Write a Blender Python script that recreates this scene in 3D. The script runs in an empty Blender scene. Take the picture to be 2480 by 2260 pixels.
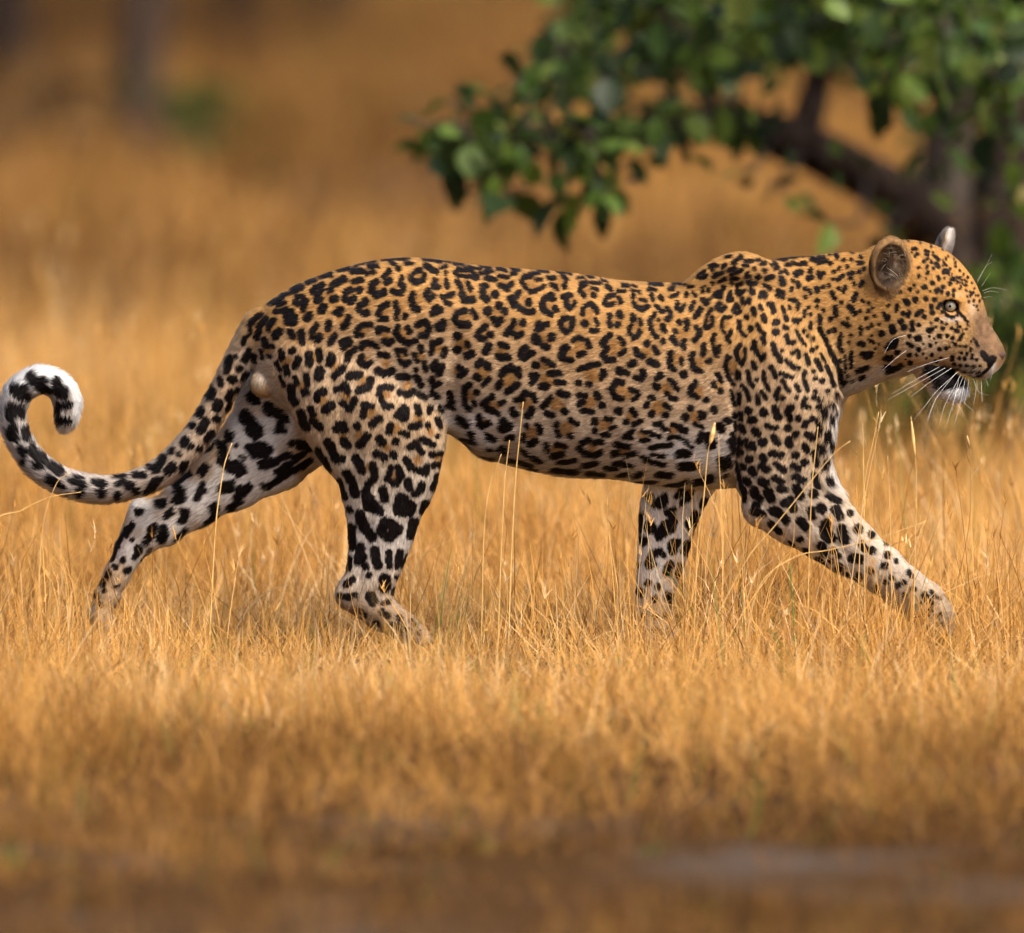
import bpy, math, random
import numpy as np
from mathutils import Vector, Matrix

# ------------------------------------------------------------------ camera
S = 1300.0                 # reference pixels per metre in the leopard's plane (y = 0)
GY = 1580.0                # reference row of the ground under the leopard
CAM = Vector((0.0, -22.0, 1.9))
scene = bpy.context.scene
col = scene.collection
cam_d = bpy.data.cameras.new('camera')
cam = bpy.data.objects.new('camera', cam_d)
col.objects.link(cam)
aim = Vector((0, 0, (GY - 1130) / S))
cam.location = CAM
cam.rotation_euler = (aim - CAM).to_track_quat('-Z', 'Y').to_euler()
cam_d.sensor_width = 36.0
cam_d.lens = 36.0 * (aim - CAM).length / (2480 / S)
cam_d.clip_end = 2000
cam_d.dof.use_dof = True
cam_d.dof.focus_distance = (Vector((0, -0.12, .35)) - CAM).length
cam_d.dof.aperture_fstop = 2.3
scene.camera = cam

# ------------------------------------------------------------------ sky, sun, exposure
SUN_EL, SUN_AZ = math.radians(54), math.radians(138)     # azimuth from +Y (away) towards +X (right)
world = bpy.data.worlds.new('World')
scene.world = world
world.use_nodes = True
wn = world.node_tree
sky = wn.nodes.new('ShaderNodeTexSky')
sky.sky_type = 'NISHITA'
sky.sun_disc = False
sky.sun_elevation = SUN_EL
sky.sun_rotation = SUN_AZ
sky.air_density = 0.8
sky.dust_density = 6.0
sky.ozone_density = 0.3
wn.links.new(sky.outputs[0], wn.nodes['Background'].inputs[0])
wn.nodes['Background'].inputs[1].default_value = 0.14
sun_d = bpy.data.lights.new('sun', 'SUN')
sun_d.energy = 2.15
sun_d.angle = math.radians(22)
sun_d.color = (1.0, 0.93, 0.82)
sun = bpy.data.objects.new('sun', sun_d)
col.objects.link(sun)
sdir = Vector((math.sin(SUN_AZ) * math.cos(SUN_EL), math.cos(SUN_AZ) * math.cos(SUN_EL), math.sin(SUN_EL)))
sun.rotation_euler = sdir.to_track_quat('Z', 'Y').to_euler()
scene.view_settings.view_transform = 'Standard'
scene.view_settings.look = 'None'
scene.view_settings.exposure = 0.95
scene.view_settings.gamma = 1.0
scene.render.engine = 'CYCLES'
scene.cycles.max_bounces = 4
scene.cycles.diffuse_bounces = 2
scene.cycles.glossy_bounces = 2
scene.cycles.transmission_bounces = 3
scene.cycles.transparent_max_bounces = 6
scene.cycles.use_denoising = True
scene.cycles.adaptive_threshold = 0.02

rng = np.random.default_rng(11)
random.seed(7)


def at(px, py, Y=0.0):
    """Point at depth Y (metres behind the leopard) seen at a reference pixel."""
    Q = Vector(((px - 1240) / S, 0, (GY - py) / S))
    return CAM + (Q - CAM) * ((Y + 22.0) / 22.0)


def ground_depth(py):
    q = (GY - py) / S
    return 22.0 * 1.9 / (1.9 - q) - 22.0


# ------------------------------------------------------------------ materials
def new_mat(name):
    m = bpy.data.materials.new(name)
    m.use_nodes = True
    return m, m.node_tree.nodes, m.node_tree.links


def ramp(nodes, stops):
    r = nodes.new('ShaderNodeValToRGB')
    while len(r.color_ramp.elements) < len(stops):
        r.color_ramp.elements.new(0.5)
    for e, (p, c) in zip(r.color_ramp.elements, stops):
        e.position = p
        e.color = (*c, 1)
    return r


def leafy_mat(name, stops, rough=0.55, trans=0.35, per='obj', attr=None):
    m, n, l = new_mat(name)
    b = n['Principled BSDF']
    out = n['Material Output']
    r = ramp(n, stops)
    if attr:
        src = n.new('ShaderNodeAttribute')
        src.attribute_name = attr
        l.new(src.outputs['Fac'], r.inputs[0])
    else:
        src = n.new('ShaderNodeObjectInfo')
        l.new(src.outputs['Random'], r.inputs[0])
    l.new(r.outputs[0], b.inputs['Base Color'])
    b.inputs['Roughness'].default_value = rough
    b.inputs['Specular IOR Level'].default_value = .25
    t = n.new('ShaderNodeBsdfTranslucent')
    l.new(r.outputs[0], t.inputs[0])
    mx = n.new('ShaderNodeMixShader')
    mx.inputs[0].default_value = trans
    l.new(b.outputs[0], mx.inputs[1])
    l.new(t.outputs[0], mx.inputs[2])
    l.new(mx.outputs[0], out.inputs[0])
    return m


def noise_mat(name, c1, c2, scale=8, rough=0.9, bump=0.3, c3=None, stretch=(1, 1, 1), spec=0.5):
    m, n, l = new_mat(name)
    b = n['Principled BSDF']
    tc = n.new('ShaderNodeTexCoord')
    mp = n.new('ShaderNodeMapping')
    mp.inputs['Scale'].default_value = stretch
    l.new(tc.outputs['Object'], mp.inputs[0])
    nz = n.new('ShaderNodeTexNoise')
    nz.inputs['Scale'].default_value = scale
    nz.inputs['Detail'].default_value = 8
    nz.inputs['Roughness'].default_value = 0.65
    l.new(mp.outputs[0], nz.inputs['Vector'])
    st = [(0.3, c1), (0.7, c2)]
    if c3:
        st = [(0.3, c1), (0.5, c2), (0.68, c3)]
    r = ramp(n, st)
    l.new(nz.outputs['Fac'], r.inputs[0])
    l.new(r.outputs[0], b.inputs['Base Color'])
    b.inputs['Roughness'].default_value = rough
    b.inputs['Specular IOR Level'].default_value = spec
    bp = n.new('ShaderNodeBump')
    bp.inputs['Strength'].default_value = bump
    bp.inputs['Distance'].default_value = 0.02
    l.new(nz.outputs['Fac'], bp.inputs['Height'])
    l.new(bp.outputs[0], b.inputs['Normal'])
    return m


# ------------------------------------------------------------------ object helpers
def tag(o, label=None, cat=None, group=None, kind=None):
    if label: o['label'] = label
    if cat: o['category'] = cat
    if group: o['group'] = group
    if kind: o['kind'] = kind
    return o


def mesh_obj(name, verts, faces, mat, parent=None, smooth=True):
    me = bpy.data.meshes.new(name)
    me.from_pydata([tuple(v) for v in verts], [], [tuple(f) for f in faces])
    if smooth:
        me.polygons.foreach_set('use_smooth', [True] * len(me.polygons))
    me.materials.append(mat)
    o = bpy.data.objects.new(name, me)
    col.objects.link(o)
    if parent: o.parent = parent
    return o


def empty(name, loc):
    o = bpy.data.objects.new(name, None)
    o.location = loc
    o.empty_display_size = 0.2
    col.objects.link(o)
    return o


def catmull(P, n=6):
    P = [np.array(p, float) for p in P]
    Q = [2 * P[0] - P[1]] + P + [2 * P[-1] - P[-2]]
    out = []
    for i in range(1, len(Q) - 2):
        a, b, c, d = Q[i - 1:i + 3]
        for k in range(n):
            t = k / n
            out.append(0.5 * (2 * b + (c - a) * t + (2 * a - 5 * b + 4 * c - d) * t * t + (3 * b - a - 3 * c + d) * t ** 3))
    out.append(P[-1])
    return np.array(out)


def tube_geo(pts, rad, sides=8, rough=0.0, rs=None):
    pts = np.asarray(pts, float)
    n = len(pts)
    tan = np.gradient(pts, axis=0)
    tan /= np.linalg.norm(tan, axis=1)[:, None] + 1e-12
    up = np.array([0.31, 0.87, 0.38])
    V, F = [], []
    for i in range(n):
        a = np.cross(tan[i], up); a /= np.linalg.norm(a)
        b = np.cross(tan[i], a)
        for k in range(sides):
            th = 2 * math.pi * k / sides
            r = rad[i] * (1 + (rs.normal(0, rough) if rs is not None and rough else 0))
            V.append(pts[i] + r * (math.cos(th) * a + math.sin(th) * b))
    for i in range(n - 1):
        for k in range(sides):
            k2 = (k + 1) % sides
            F.append((i * sides + k, i * sides + k2, (i + 1) * sides + k2, (i + 1) * sides + k))
    c0 = len(V); V.append(pts[0]); V.append(pts[-1])
    for k in range(sides):
        k2 = (k + 1) % sides
        F.append((c0, k2, k))
        F.append((c0 + 1, (n - 1) * sides + k, (n - 1) * sides + k2))
    return V, F


def join_geo(parts):
    V, F = [], []
    for v, f in parts:
        o = len(V)
        V.extend(v)
        F.extend([tuple(i + o for i in q) for q in f])
    return V, F
# ------------------------------------------------------------------ ground
def gz(x, y):
    """gentle unevenness of the ground"""
    return (0.02 * np.sin(x * 1.7 + 0.6) * np.cos(y * 0.9) + 0.015 * np.sin(y * 2.3 + x)) * np.clip((np.abs(y) - 0.5) / 2, 0, 1)


def build_ground():
    m = noise_mat('dry_soil', (0.022, 0.011, 0.005), (0.050, 0.026, 0.011), 1.1, 1.0, 0.6, (0.072, 0.055, 0.044), spec=0.0)
    n, l = m.node_tree.nodes, m.node_tree.links
    xs = np.concatenate([[-900, -200, -60, -20, -8], np.linspace(-5, 5, 41), [8, 20, 60, 200, 900]])
    ys = np.concatenate([[-60, -30, -15, -9], np.linspace(-7, 50, 150), [60, 90, 150, 300, 900]])
    X, Y = np.meshgrid(xs, ys, indexing='ij')
    Z = gz(X, Y)
    V = np.stack([X, Y, Z], -1).reshape(-1, 3)
    ny = len(ys)
    F = [(i * ny + j, (i + 1) * ny + j, (i + 1) * ny + j + 1, i * ny + j + 1) for i in range(len(xs) - 1) for j in range(ny - 1)]
    o = mesh_obj('ground', V, F, m)
    tag(o, 'brown and grey dry soil under the golden grass', 'ground', kind='structure')


build_ground()


# ------------------------------------------------------------------ grass
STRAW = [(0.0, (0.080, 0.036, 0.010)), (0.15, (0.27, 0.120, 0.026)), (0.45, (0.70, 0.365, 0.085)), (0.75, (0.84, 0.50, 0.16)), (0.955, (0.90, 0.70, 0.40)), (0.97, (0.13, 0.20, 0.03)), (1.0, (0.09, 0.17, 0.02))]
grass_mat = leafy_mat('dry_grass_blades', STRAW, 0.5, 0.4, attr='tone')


def blades(n, base, h, w, lean, az, curl, tone, segs, r):
    """n tapering, bending strips in one go"""
    d = np.stack([np.cos(az), np.sin(az), np.zeros(n)], 1)
    sa = az + 1.5708 + r.normal(0, .9, n)
    side = np.stack([np.cos(sa), np.sin(sa), r.normal(0, .25, n)], 1)
    p = base.copy()
    ang = lean.copy()
    V = np.zeros((n, segs + 1, 2, 3), np.float32)
    for i in range(segs + 1):
        t = i / segs
        ww = (w * (1 - t) ** .6 * .5 + .0002)[:, None]
        V[:, i, 0] = p - side * ww
        V[:, i, 1] = p + side * ww
        ang = ang + curl / segs * (.5 + t)
        p = p + (d * np.sin(ang)[:, None] + np.array([0, 0, 1]) * np.cos(ang)[:, None]) * (h / segs)[:, None]
    o = (np.arange(n) * (2 * (segs + 1)))[:, None, None]
    i = np.arange(segs)[None, :, None] * 2
    F = (o + i + np.array([0, 1, 3, 2])[None, None, :]).reshape(-1, 4)
    return V.reshape(-1, 3), F, np.repeat(tone, 2 * (segs + 1)), p


def grass_object(name, parts, label):
    V = np.concatenate([q[0] for q in parts]); T = np.concatenate([q[2] for q in parts])
    o = 0
    Fs = []
    for q in parts:
        Fs.append(q[1] + o); o += len(q[0])
    F = np.concatenate(Fs)
    me = bpy.data.meshes.new(name)
    me.vertices.add(len(V)); me.vertices.foreach_set('co', V.astype(np.float32).ravel())
    me.loops.add(4 * len(F)); me.loops.foreach_set('vertex_index', F.astype(np.int32).ravel())
    me.polygons.add(len(F)); me.polygons.foreach_set('loop_start', np.arange(0, 4 * len(F), 4, dtype=np.int32))
    me.update(calc_edges=True)
    a = me.attributes.new('tone', 'FLOAT', 'POINT'); a.data.foreach_set('value', T.astype(np.float32))
    me.materials.append(grass_mat)
    ob = bpy.data.objects.new(name, me); col.objects.link(ob)
    print(name, len(F) * 2, 'tris')
    return tag(ob, label, 'grass', kind='stuff')


def vnoise(x, y, seed, f):
    """smooth value noise on the plane"""
    r = np.random.default_rng(seed)
    G = r.random((64, 64))
    u, v = x * f + 17.3, y * f + 5.1
    i, j = np.floor(u).astype(int), np.floor(v).astype(int)
    a, b = u - i, v - j
    a, b = a * a * (3 - 2 * a), b * b * (3 - 2 * b)
    g = lambda p, q: G[p % 64, q % 64]
    return (g(i, j) * (1 - a) + g(i + 1, j) * a) * (1 - b) + (g(i, j + 1) * (1 - a) + g(i + 1, j + 1) * a) * b


def rand_points(y0, y1, dens, margin=1.12, outer=False):
    hw = lambda y: 0.954 * (y + 22) / 22 * margin + 0.12
    ext = lambda y: (.9 + .10 * np.maximum(y, 0)) if outer else 0
    H = hw(y1) + (ext(np.array(y1)) if outer else 0)
    n = int((y1 - y0) * 2 * H * dens)
    x, y = rng.uniform(-H, H, n), rng.uniform(y0, y1, n)
    k = (np.abs(x) >= hw(y)) & (np.abs(x) < hw(y) + ext(y)) if outer else np.abs(x) < hw(y)
    return x[k], y[k]


def cover(x, y):
    """how thickly the grass stands (0..1): bare soil patches in front and behind the tail"""
    n1 = vnoise(x, y, 3, 1.6) * .6 + vnoise(x, y, 4, 4.1) * .4
    c = np.ones_like(x)
    front = np.clip((-2.3 - y) / 1.6, 0, 1)
    c -= front * np.clip(0.25 + (n1 - .5) * 1.6, 0, .6)
    c -= np.exp(-((y + 3.7) / .5) ** 2) * np.clip(.6 + (n1 - .42) * 3, 0, .95) * np.clip((x + .6) / .5, .2, 1)
    back = np.exp(-((y - 4.6) / 1.3) ** 2) * np.clip(n1 * 2.2 - .75, 0, 1) * np.clip((.1 - x) / .5, 0, 1)
    c -= back * .9
    far = np.clip((y - 6) / 10, 0, 1) * np.clip((vnoise(x, y * .35, 14, 1.1) - .42) * 3, 0, .8)
    gaps = np.clip((vnoise(x, y, 18, 2.9) * .65 + vnoise(x, y, 19, 6.5) * .35 - .5) * 2.6, 0, .62) * np.clip((y + 3) / .6, 0, 1) * np.clip((6 - y) / 2, 0, 1)
    return np.clip(c - far - gaps, 0.03, 1)


def lay(zones, outer=False):
    """zones: y0, y1, tufts per m2, blades per tuft, spread, height range, width range, lean, curl, segments, dark share, green share, seed heads"""
    parts = []
    for (y0, y1, dens_, nb, spread, hr, wr, lean_s, curl_s, segs, dark, green, heads) in zones:
        x, y = rand_points(y0, y1, dens_, outer=outer)
        k = rng.random(len(x)) < cover(x, y)
        x, y = x[k], y[k]
        hs = (0.45 + 0.65 * vnoise(x, y, 9, 1.1) + .55 * vnoise(x, y, 10, 3.7)) * (1 - .32 * np.exp(-((y + .75) / .75) ** 2))
        hs = hs * (1 + .45 * np.clip((-.5 - x) / .25, 0, 1) * np.exp(-((y + .5) / .9) ** 2))
        hs = hs * np.where(y < -2.5, np.clip(1 + (y + 2.5) * .16, .5, 1), 1)
        tt = rng.normal(0, .12, len(x)) + (vnoise(x, y, 12, 2.2) - .5) * .42 + (vnoise(x, y, 13, .8) - .5) * .25 + (vnoise(x, y * .3, 16, .9) - .5) * .5 * np.clip((y - 3) / 4, 0, 1)        # each tuft has its own tone
        tx, ty = rng.normal(0, .22, len(x)), rng.normal(0, .22, len(x))             # and its own lean
        x, y, hs, tt, tx, ty = (np.repeat(a, nb) for a in (x, y, hs, tt, tx, ty))
        n = len(x)
        bx, by = x + rng.normal(0, spread, n), y + rng.normal(0, spread, n)
        lx, ly = tx + rng.normal(0, lean_s, n), ty + rng.normal(0, lean_s, n)
        lean, az = np.clip(np.hypot(lx, ly), 0, 1.45), np.arctan2(ly, lx)
        tone = np.clip(rng.normal(0, .17, n) * np.interp(y, [-4, -1, 5, 14], [.6, 1, 1, .6]) + np.interp(y, [-5, -3.2, -1.6, -.7, 4, 11, 16, 34], [.07, .14, .46, .55, .47, .12, .18, .10]) + tt * np.interp(y, [-4, -1, 20], [.6, 1, 1]), .02, .94)  # foreground and far blades darken with distance: shade put into their tone
        q = rng.random(n)
        tone = np.where(q < dark, rng.uniform(0, .16, n), tone)
        tone = np.where(q > 1 - green, .985, tone)
        h = rng.uniform(*hr, n) * hs
        base = np.stack([bx, by, gz(bx, by) - .01], 1)
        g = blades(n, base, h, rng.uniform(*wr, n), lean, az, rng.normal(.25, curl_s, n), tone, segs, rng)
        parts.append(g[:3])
        if heads:                                                                  # spikelets along the top of the stem
            m = np.nonzero(rng.random(n) < heads)[0]
            tip = g[0].reshape(n, segs + 1, 2, 3)[m].mean(2)
            for q in range(6):
                f = rng.uniform(.55, 1, len(m))[:, None]
                b = tip[:, -2] * (1 - f) + tip[:, -1] * f
                gg = blades(len(m), b.astype(float), rng.uniform(.010, .026, len(m)), np.full(len(m), .0024), rng.uniform(.05, .6, len(m)), rng.uniform(0, 6.28, len(m)), np.full(len(m), .3), np.clip(tone[m] + .12, 0, .94), 2, rng)
                parts.append(gg[:3])
    return parts


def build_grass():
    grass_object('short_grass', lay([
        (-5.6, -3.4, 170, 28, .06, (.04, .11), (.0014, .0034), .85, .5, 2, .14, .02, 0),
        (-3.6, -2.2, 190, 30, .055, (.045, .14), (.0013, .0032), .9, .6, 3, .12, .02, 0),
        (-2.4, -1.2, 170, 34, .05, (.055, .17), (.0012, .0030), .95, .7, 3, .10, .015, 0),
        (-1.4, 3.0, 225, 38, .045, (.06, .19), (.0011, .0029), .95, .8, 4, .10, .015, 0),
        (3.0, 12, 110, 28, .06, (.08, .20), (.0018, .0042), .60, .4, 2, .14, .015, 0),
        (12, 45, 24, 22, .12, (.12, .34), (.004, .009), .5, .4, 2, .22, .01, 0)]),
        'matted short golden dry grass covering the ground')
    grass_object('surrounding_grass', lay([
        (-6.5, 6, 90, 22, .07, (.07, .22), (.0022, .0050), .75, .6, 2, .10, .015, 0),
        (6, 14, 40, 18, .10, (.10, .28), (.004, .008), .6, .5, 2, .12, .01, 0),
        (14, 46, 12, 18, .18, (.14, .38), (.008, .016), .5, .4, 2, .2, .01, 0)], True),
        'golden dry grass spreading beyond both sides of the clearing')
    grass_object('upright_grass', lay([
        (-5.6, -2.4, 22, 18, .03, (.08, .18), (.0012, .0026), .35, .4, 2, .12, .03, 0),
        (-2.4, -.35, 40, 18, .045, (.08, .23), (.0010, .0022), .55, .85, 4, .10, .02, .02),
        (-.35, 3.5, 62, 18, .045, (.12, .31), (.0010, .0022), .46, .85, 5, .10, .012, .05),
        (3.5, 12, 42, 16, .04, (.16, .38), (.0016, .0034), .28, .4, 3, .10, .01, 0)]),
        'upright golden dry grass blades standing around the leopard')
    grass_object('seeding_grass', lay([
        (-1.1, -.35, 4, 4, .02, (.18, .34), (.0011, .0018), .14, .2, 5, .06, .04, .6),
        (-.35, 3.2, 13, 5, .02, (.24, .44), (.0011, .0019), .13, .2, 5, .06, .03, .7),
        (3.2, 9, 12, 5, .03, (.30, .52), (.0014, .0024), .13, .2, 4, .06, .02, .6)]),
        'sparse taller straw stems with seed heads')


build_grass()
# ------------------------------------------------------------------ trees and shrubs
bark = noise_mat('grey_bark', (.018, .013, .010), (.062, .046, .037), 14, .95, 1.0, (.100, .080, .068), (1, 1, .25), spec=.15)
bark_dark = noise_mat('dark_bark', (.008, .005, .004), (.028, .018, .014), 14, .95, 1.0, (.048, .033, .026), (1, 1, .3), spec=.1)
LEAF = [(0, (.012, .024, .007)), (.3, (.028, .054, .012)), (.6, (.060, .108, .017)), (.85, (.115, .180, .025)), (.97, (.17, .22, .045)), (1, (.22, .17, .06))]
bark_brown = noise_mat('brown_bark', (.030, .018, .012), (.080, .052, .037), 10, .95, .6, (.12, .085, .065), (1, 1, .3), spec=.1)
leaf_mat = leafy_mat('broad_leaf', LEAF, .46, .42)
leaf_mat_attr = leafy_mat('broad_leaf_mass', LEAF, .46, .42, attr='tone')
dry_leaf_mat = leafy_mat('dry_leaf', [(0, (.10, .055, .025)), (1, (.30, .17, .07))], .7, .3)


def leaf_geo(L, w, fold, droop, r):
    """oval leaf blade with a folded midrib and a short stalk"""
    V, F = [], []
    st = [(0, .10), (.12, .55), (.32, .95), (.55, 1.0), (.78, .72), (.93, .32), (1.0, .03)]
    for t, ww in st:
        z = -droop * t * t * L
        x = t * L
        h = ww * w * .5
        V += [(x, -h, z + fold * h), (x, 0, z), (x, h, z + fold * h)]
    for i in range(len(st) - 1):
        a = 3 * i
        F += [(a, a + 1, a + 4, a + 3), (a + 1, a + 2, a + 5, a + 4)]
    return V, F


LEAVES = []
for k in range(5):
    V_, F_ = leaf_geo(1.0, (.78, .66, .58, .85, .48)[k], (.25, .45, .15, .3, .5)[k], (.15, .3, .45, .05, .25)[k], None)
    me = bpy.data.meshes.new('leaf')
    me.from_pydata(V_, [], F_)
    me.polygons.foreach_set('use_smooth', [True] * len(me.polygons))
    me.materials.append(leaf_mat)
    LEAVES.append((me, np.array(V_), F_))


def limb(name, pts, rads, mat, parent, n=6, sides=12, rough=.07):
    P = catmull([tuple(p) for p in pts], n)
    R_ = np.interp(np.linspace(0, 1, len(P)), np.linspace(0, 1, len(rads)), rads)
    V, F = tube_geo(P, R_, sides, rough, rng)
    return mesh_obj(name, V, F, mat, parent)


def leaf_matrix(p, size, az, pitch, roll):
    return Matrix.Translation(p) @ Matrix.Rotation(az, 4, 'Z') @ Matrix.Rotation(pitch, 4, 'Y') @ Matrix.Rotation(roll, 4, 'X') @ Matrix.Scale(size, 4)


def leaf_mass(name, mats, parent, mat):
    V, F, T = [], [], []
    for M in mats:
        me, v, f = LEAVES[rng.integers(0, len(LEAVES))]
        A = np.array(M)
        w = v @ A[:3, :3].T + A[:3, 3]
        o = len(V)
        V += [tuple(q) for q in w]; F += [tuple(i + o for i in q) for q in f]
        T += [rng.random()] * len(w)
    o = mesh_obj(name, V, F, mat, parent)
    a = o.data.attributes.new('tone', 'FLOAT', 'POINT'); a.data.foreach_set('value', np.array(T, np.float32))
    o['kind'] = 'stuff'
    return o


def build_near_tree():
    Yt = 7.0
    root = empty('leafy_tree', at(2370, 985, Yt))
    tag(root, 'low branching tree with round green leaves behind the leopard', 'tree')
    k = (Yt + 22) / 22 / S

    def pl(seq, Y0=Yt, dY=0.0):
        n = len(seq)
        return [at(x, p, Y0 + dY * i / max(n - 1, 1)) - root.location for i, (x, p) in enumerate(seq)]
    limb('trunk', pl([(2345, 1000), (2322, 900), (2300, 700), (2284, 560), (2286, 400), (2312, 250), (2345, 80), (2390, -120), (2430, -420)]), np.array([90, 78, 70, 66, 62, 56, 48, 38, 24]) * k, bark, root)
    limb('trunk', pl([(2440, 1000), (2430, 880), (2418, 640), (2430, 460), (2455, 280), (2490, 80), (2540, -200), (2600, -450)], Yt + .25), np.array([120, 104, 92, 80, 64, 48, 36, 20]) * k, bark_dark, root)
    L1 = [(2268, 585), (2200, 500), (2100, 432), (1980, 372), (1870, 330), (1770, 296), (1650, 305), (1530, 325), (1400, 335), (1280, 330), (1210, 312)]
    limb('branch', pl(L1, Yt, -1.9), np.array([76, 68, 62, 58, 53, 46, 41, 38, 35, 26, 9]) * k, bark_dark, root)
    L2 = [(1945, 365), (1962, 270), (1990, 160), (2030, 60), (2090, -60), (2130, -250)]
    limb('branch', pl(L2, Yt - .55, .2), np.array([42, 38, 33, 28, 22, 10]) * k, bark_dark, root)
    L3 = [(1995, 175), (2080, 112), (2170, 88), (2230, 20), (2260, -120)]
    limb('branch', pl(L3, Yt - .5, -.4), np.array([20, 18, 16, 13, 6]) * k, bark, root)
    L4 = [(1770, 300), (1700, 210), (1640, 120), (1600, 20), (1540, -120)]
    limb('branch', pl(L4, Yt - .85, -.5), np.array([20, 16, 13, 10, 5]) * k, bark, root)
    L5 = [(2290, 330), (2360, 240), (2410, 150), (2470, 60)]
    limb('branch', pl(L5, Yt, -1.2), np.array([20, 15, 11, 6]) * k, bark, root)
    br = [(L1, Yt, -1.9), (L2, Yt - .55, .2), (L3, Yt - .5, -.4), (L4, Yt - .85, -.5), (L5, Yt, -1.2), ([(2285, 700), (2268, 560), (2276, 400), (2306, 250), (2345, 80)], Yt, 0), ([(2400, 700), (2418, 460), (2450, 280)], Yt, 0)]
    nodes = []
    for s, Y0, dY in br:
        for i, q in enumerate(s):
            nodes.append((q[0], q[1], Y0 + dY * i / (len(s) - 1)))
    nodes = np.array(nodes)
    # sprays of leaves: x, p, spread, leaves, depth
    CL = [(1108, 215, 12, 2, 3.2), (1005, 300, 10, 2, 3.2), (1098, 248, 10, 2, 3.2), (1255, 204, 20, 3, 3.1), (1112, 320, 46, 9, 3.1), (1150, 370, 48, 9, 3.2), (1100, 375, 34, 6, 3.2), (1232, 470, 10, 2, 3.0), (1192, 432, 16, 3, 3.0),
          (1323, 141, 30, 4, 3.4), (1400, 340, 52, 9, 3.0), (1450, 390, 40, 7, 3.0), (1466, 468, 24, 4, 3.0), (1362, 486, 14, 2, 3.0), (1498, 407, 30, 4, 3.2), (1340, 430, 18, 2, 3.2), (1190, 290, 40, 5, 3.3), (1270, 290, 40, 5, 3.3), (1500, 300, 44, 7, 3.3),
          (1832, 290, 46, 7, 3.6), (1880, 462, 26, 4, 3.4), (1825, 415, 18, 3, 3.4), (2005, 540, 9, 2, 3.2), (2155, 548, 38, 8, 3.8), (2030, 345, 30, 4, 3.7), (2170, 172, 40, 6, 3.4), (2232, 266, 40, 6, 3.4),
          (2287, 63, 34, 4, 3.0), (2390, 250, 50, 8, 3.6), (2436, 352, 50, 8, 3.6), (2440, 486, 55, 9, 3.6), (2460, 600, 50, 8, 3.8), (2465, 740, 40, 6, 3.8), (2475, 860, 36, 5, 4.2), (2380, 420, 30, 4, 3.8), (2330, 160, 50, 7, 3.3), (2140, 225, 36, 6, 3.4), (2225, 150, 45, 8, 3.2), (2255, 330, 28, 5, 3.4), (2120, 70, 45, 7, 3.3), (2420, 130, 50, 8, 3.2), (2190, 20, 45, 7, 3.1), (1600, 300, 40, 9, 3.2), (1690, 275, 38, 8, 3.3), (1560, 345, 34, 7, 3.1), (1760, 250, 40, 7, 3.4), (1320, 320, 46, 9, 3.0), (1230, 330, 44, 8, 3.0)]
    for q in range(100):                                     # the thick of the crown along the top
        x = rng.uniform(1330, 2500)
        lo = np.interp(x, [1330, 1420, 1600, 1750, 1900, 2050, 2200, 2350, 2500], [140, 215, 235, 150, 110, 80, 130, 250, 400])
        p = rng.uniform(-160, lo)
        CL.append((x, p, rng.uniform(28, 60), int(rng.integers(6, 12)), rng.uniform(2.7, 5.6)))
    mats, tw = [], []
    for x, p, sp, n, Y0c in CL:
        Y0c = Y0c + .5
        Y = Y0c
        j = np.argmin((nodes[:, 0] - x)**2 + (nodes[:, 1] - p)**2)
        a = at(*nodes[j]) - root.location
        b = at(x, p, Y) - root.location
        mid = (a + b) / 2 + Vector(rng.normal(0, .02, 3)) + Vector((0, 0, -.02))
        P = catmull([tuple(a), tuple(mid), tuple(b)], 4)
        tw.append(tube_geo(P, np.linspace(.009, .003, len(P)), 5))
        for i in range(int(n * 1.7) if x < 1560 else n):
            g = rng.normal(0, sp * (.72 if x < 1300 else 1), 2)
            Y = Y0c + rng.normal(0, .10)
            c = at(x + g[0], p + g[1], Y) - root.location
            size = rng.uniform(.046, .100)
            az = math.atan2(c.y - b.y, c.x - b.x) + rng.normal(0, .8)
            mats.append((leaf_matrix(c, size, az, rng.normal(.45, .6), rng.normal(0, .7)), x + g[0], p + g[1], Y))
            tw.append(tube_geo(np.array([tuple(b), tuple((b + c) / 2 + Vector((0, 0, .01))), tuple(c)]), np.array([.0025, .002, .0014]), 4))
    mesh_obj('twigs', *join_geo(tw), bark, root)['kind'] = 'stuff'
    inview = [m for m in mats if 0 < m[1] < 2470 and 4 < m[2] < 1000]
    inview.sort(key=lambda m: m[3])
    for m in inview[:300]:
        o = bpy.data.objects.new('leaf', LEAVES[rng.integers(0, len(LEAVES))][0])
        col.objects.link(o)
        o.parent = root
        o.matrix_local = m[0]
    first = {id(m) for m in inview[:300]}
    rest = [m[0] for m in mats if id(m) not in first]
    # the deeper crown, above and behind
    for q in range(420):
        x, p, Y = rng.uniform(1350, 2650), rng.uniform(-700, 190), rng.uniform(5.2, 9)
        rest.append(leaf_matrix(at(x, p, Y) - root.location, rng.uniform(.07, .11), rng.uniform(0, 6.28), rng.normal(.4, .6), rng.normal(0, .7)))
    leaf_mass('foliage', rest, root, leaf_mat_attr)


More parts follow.
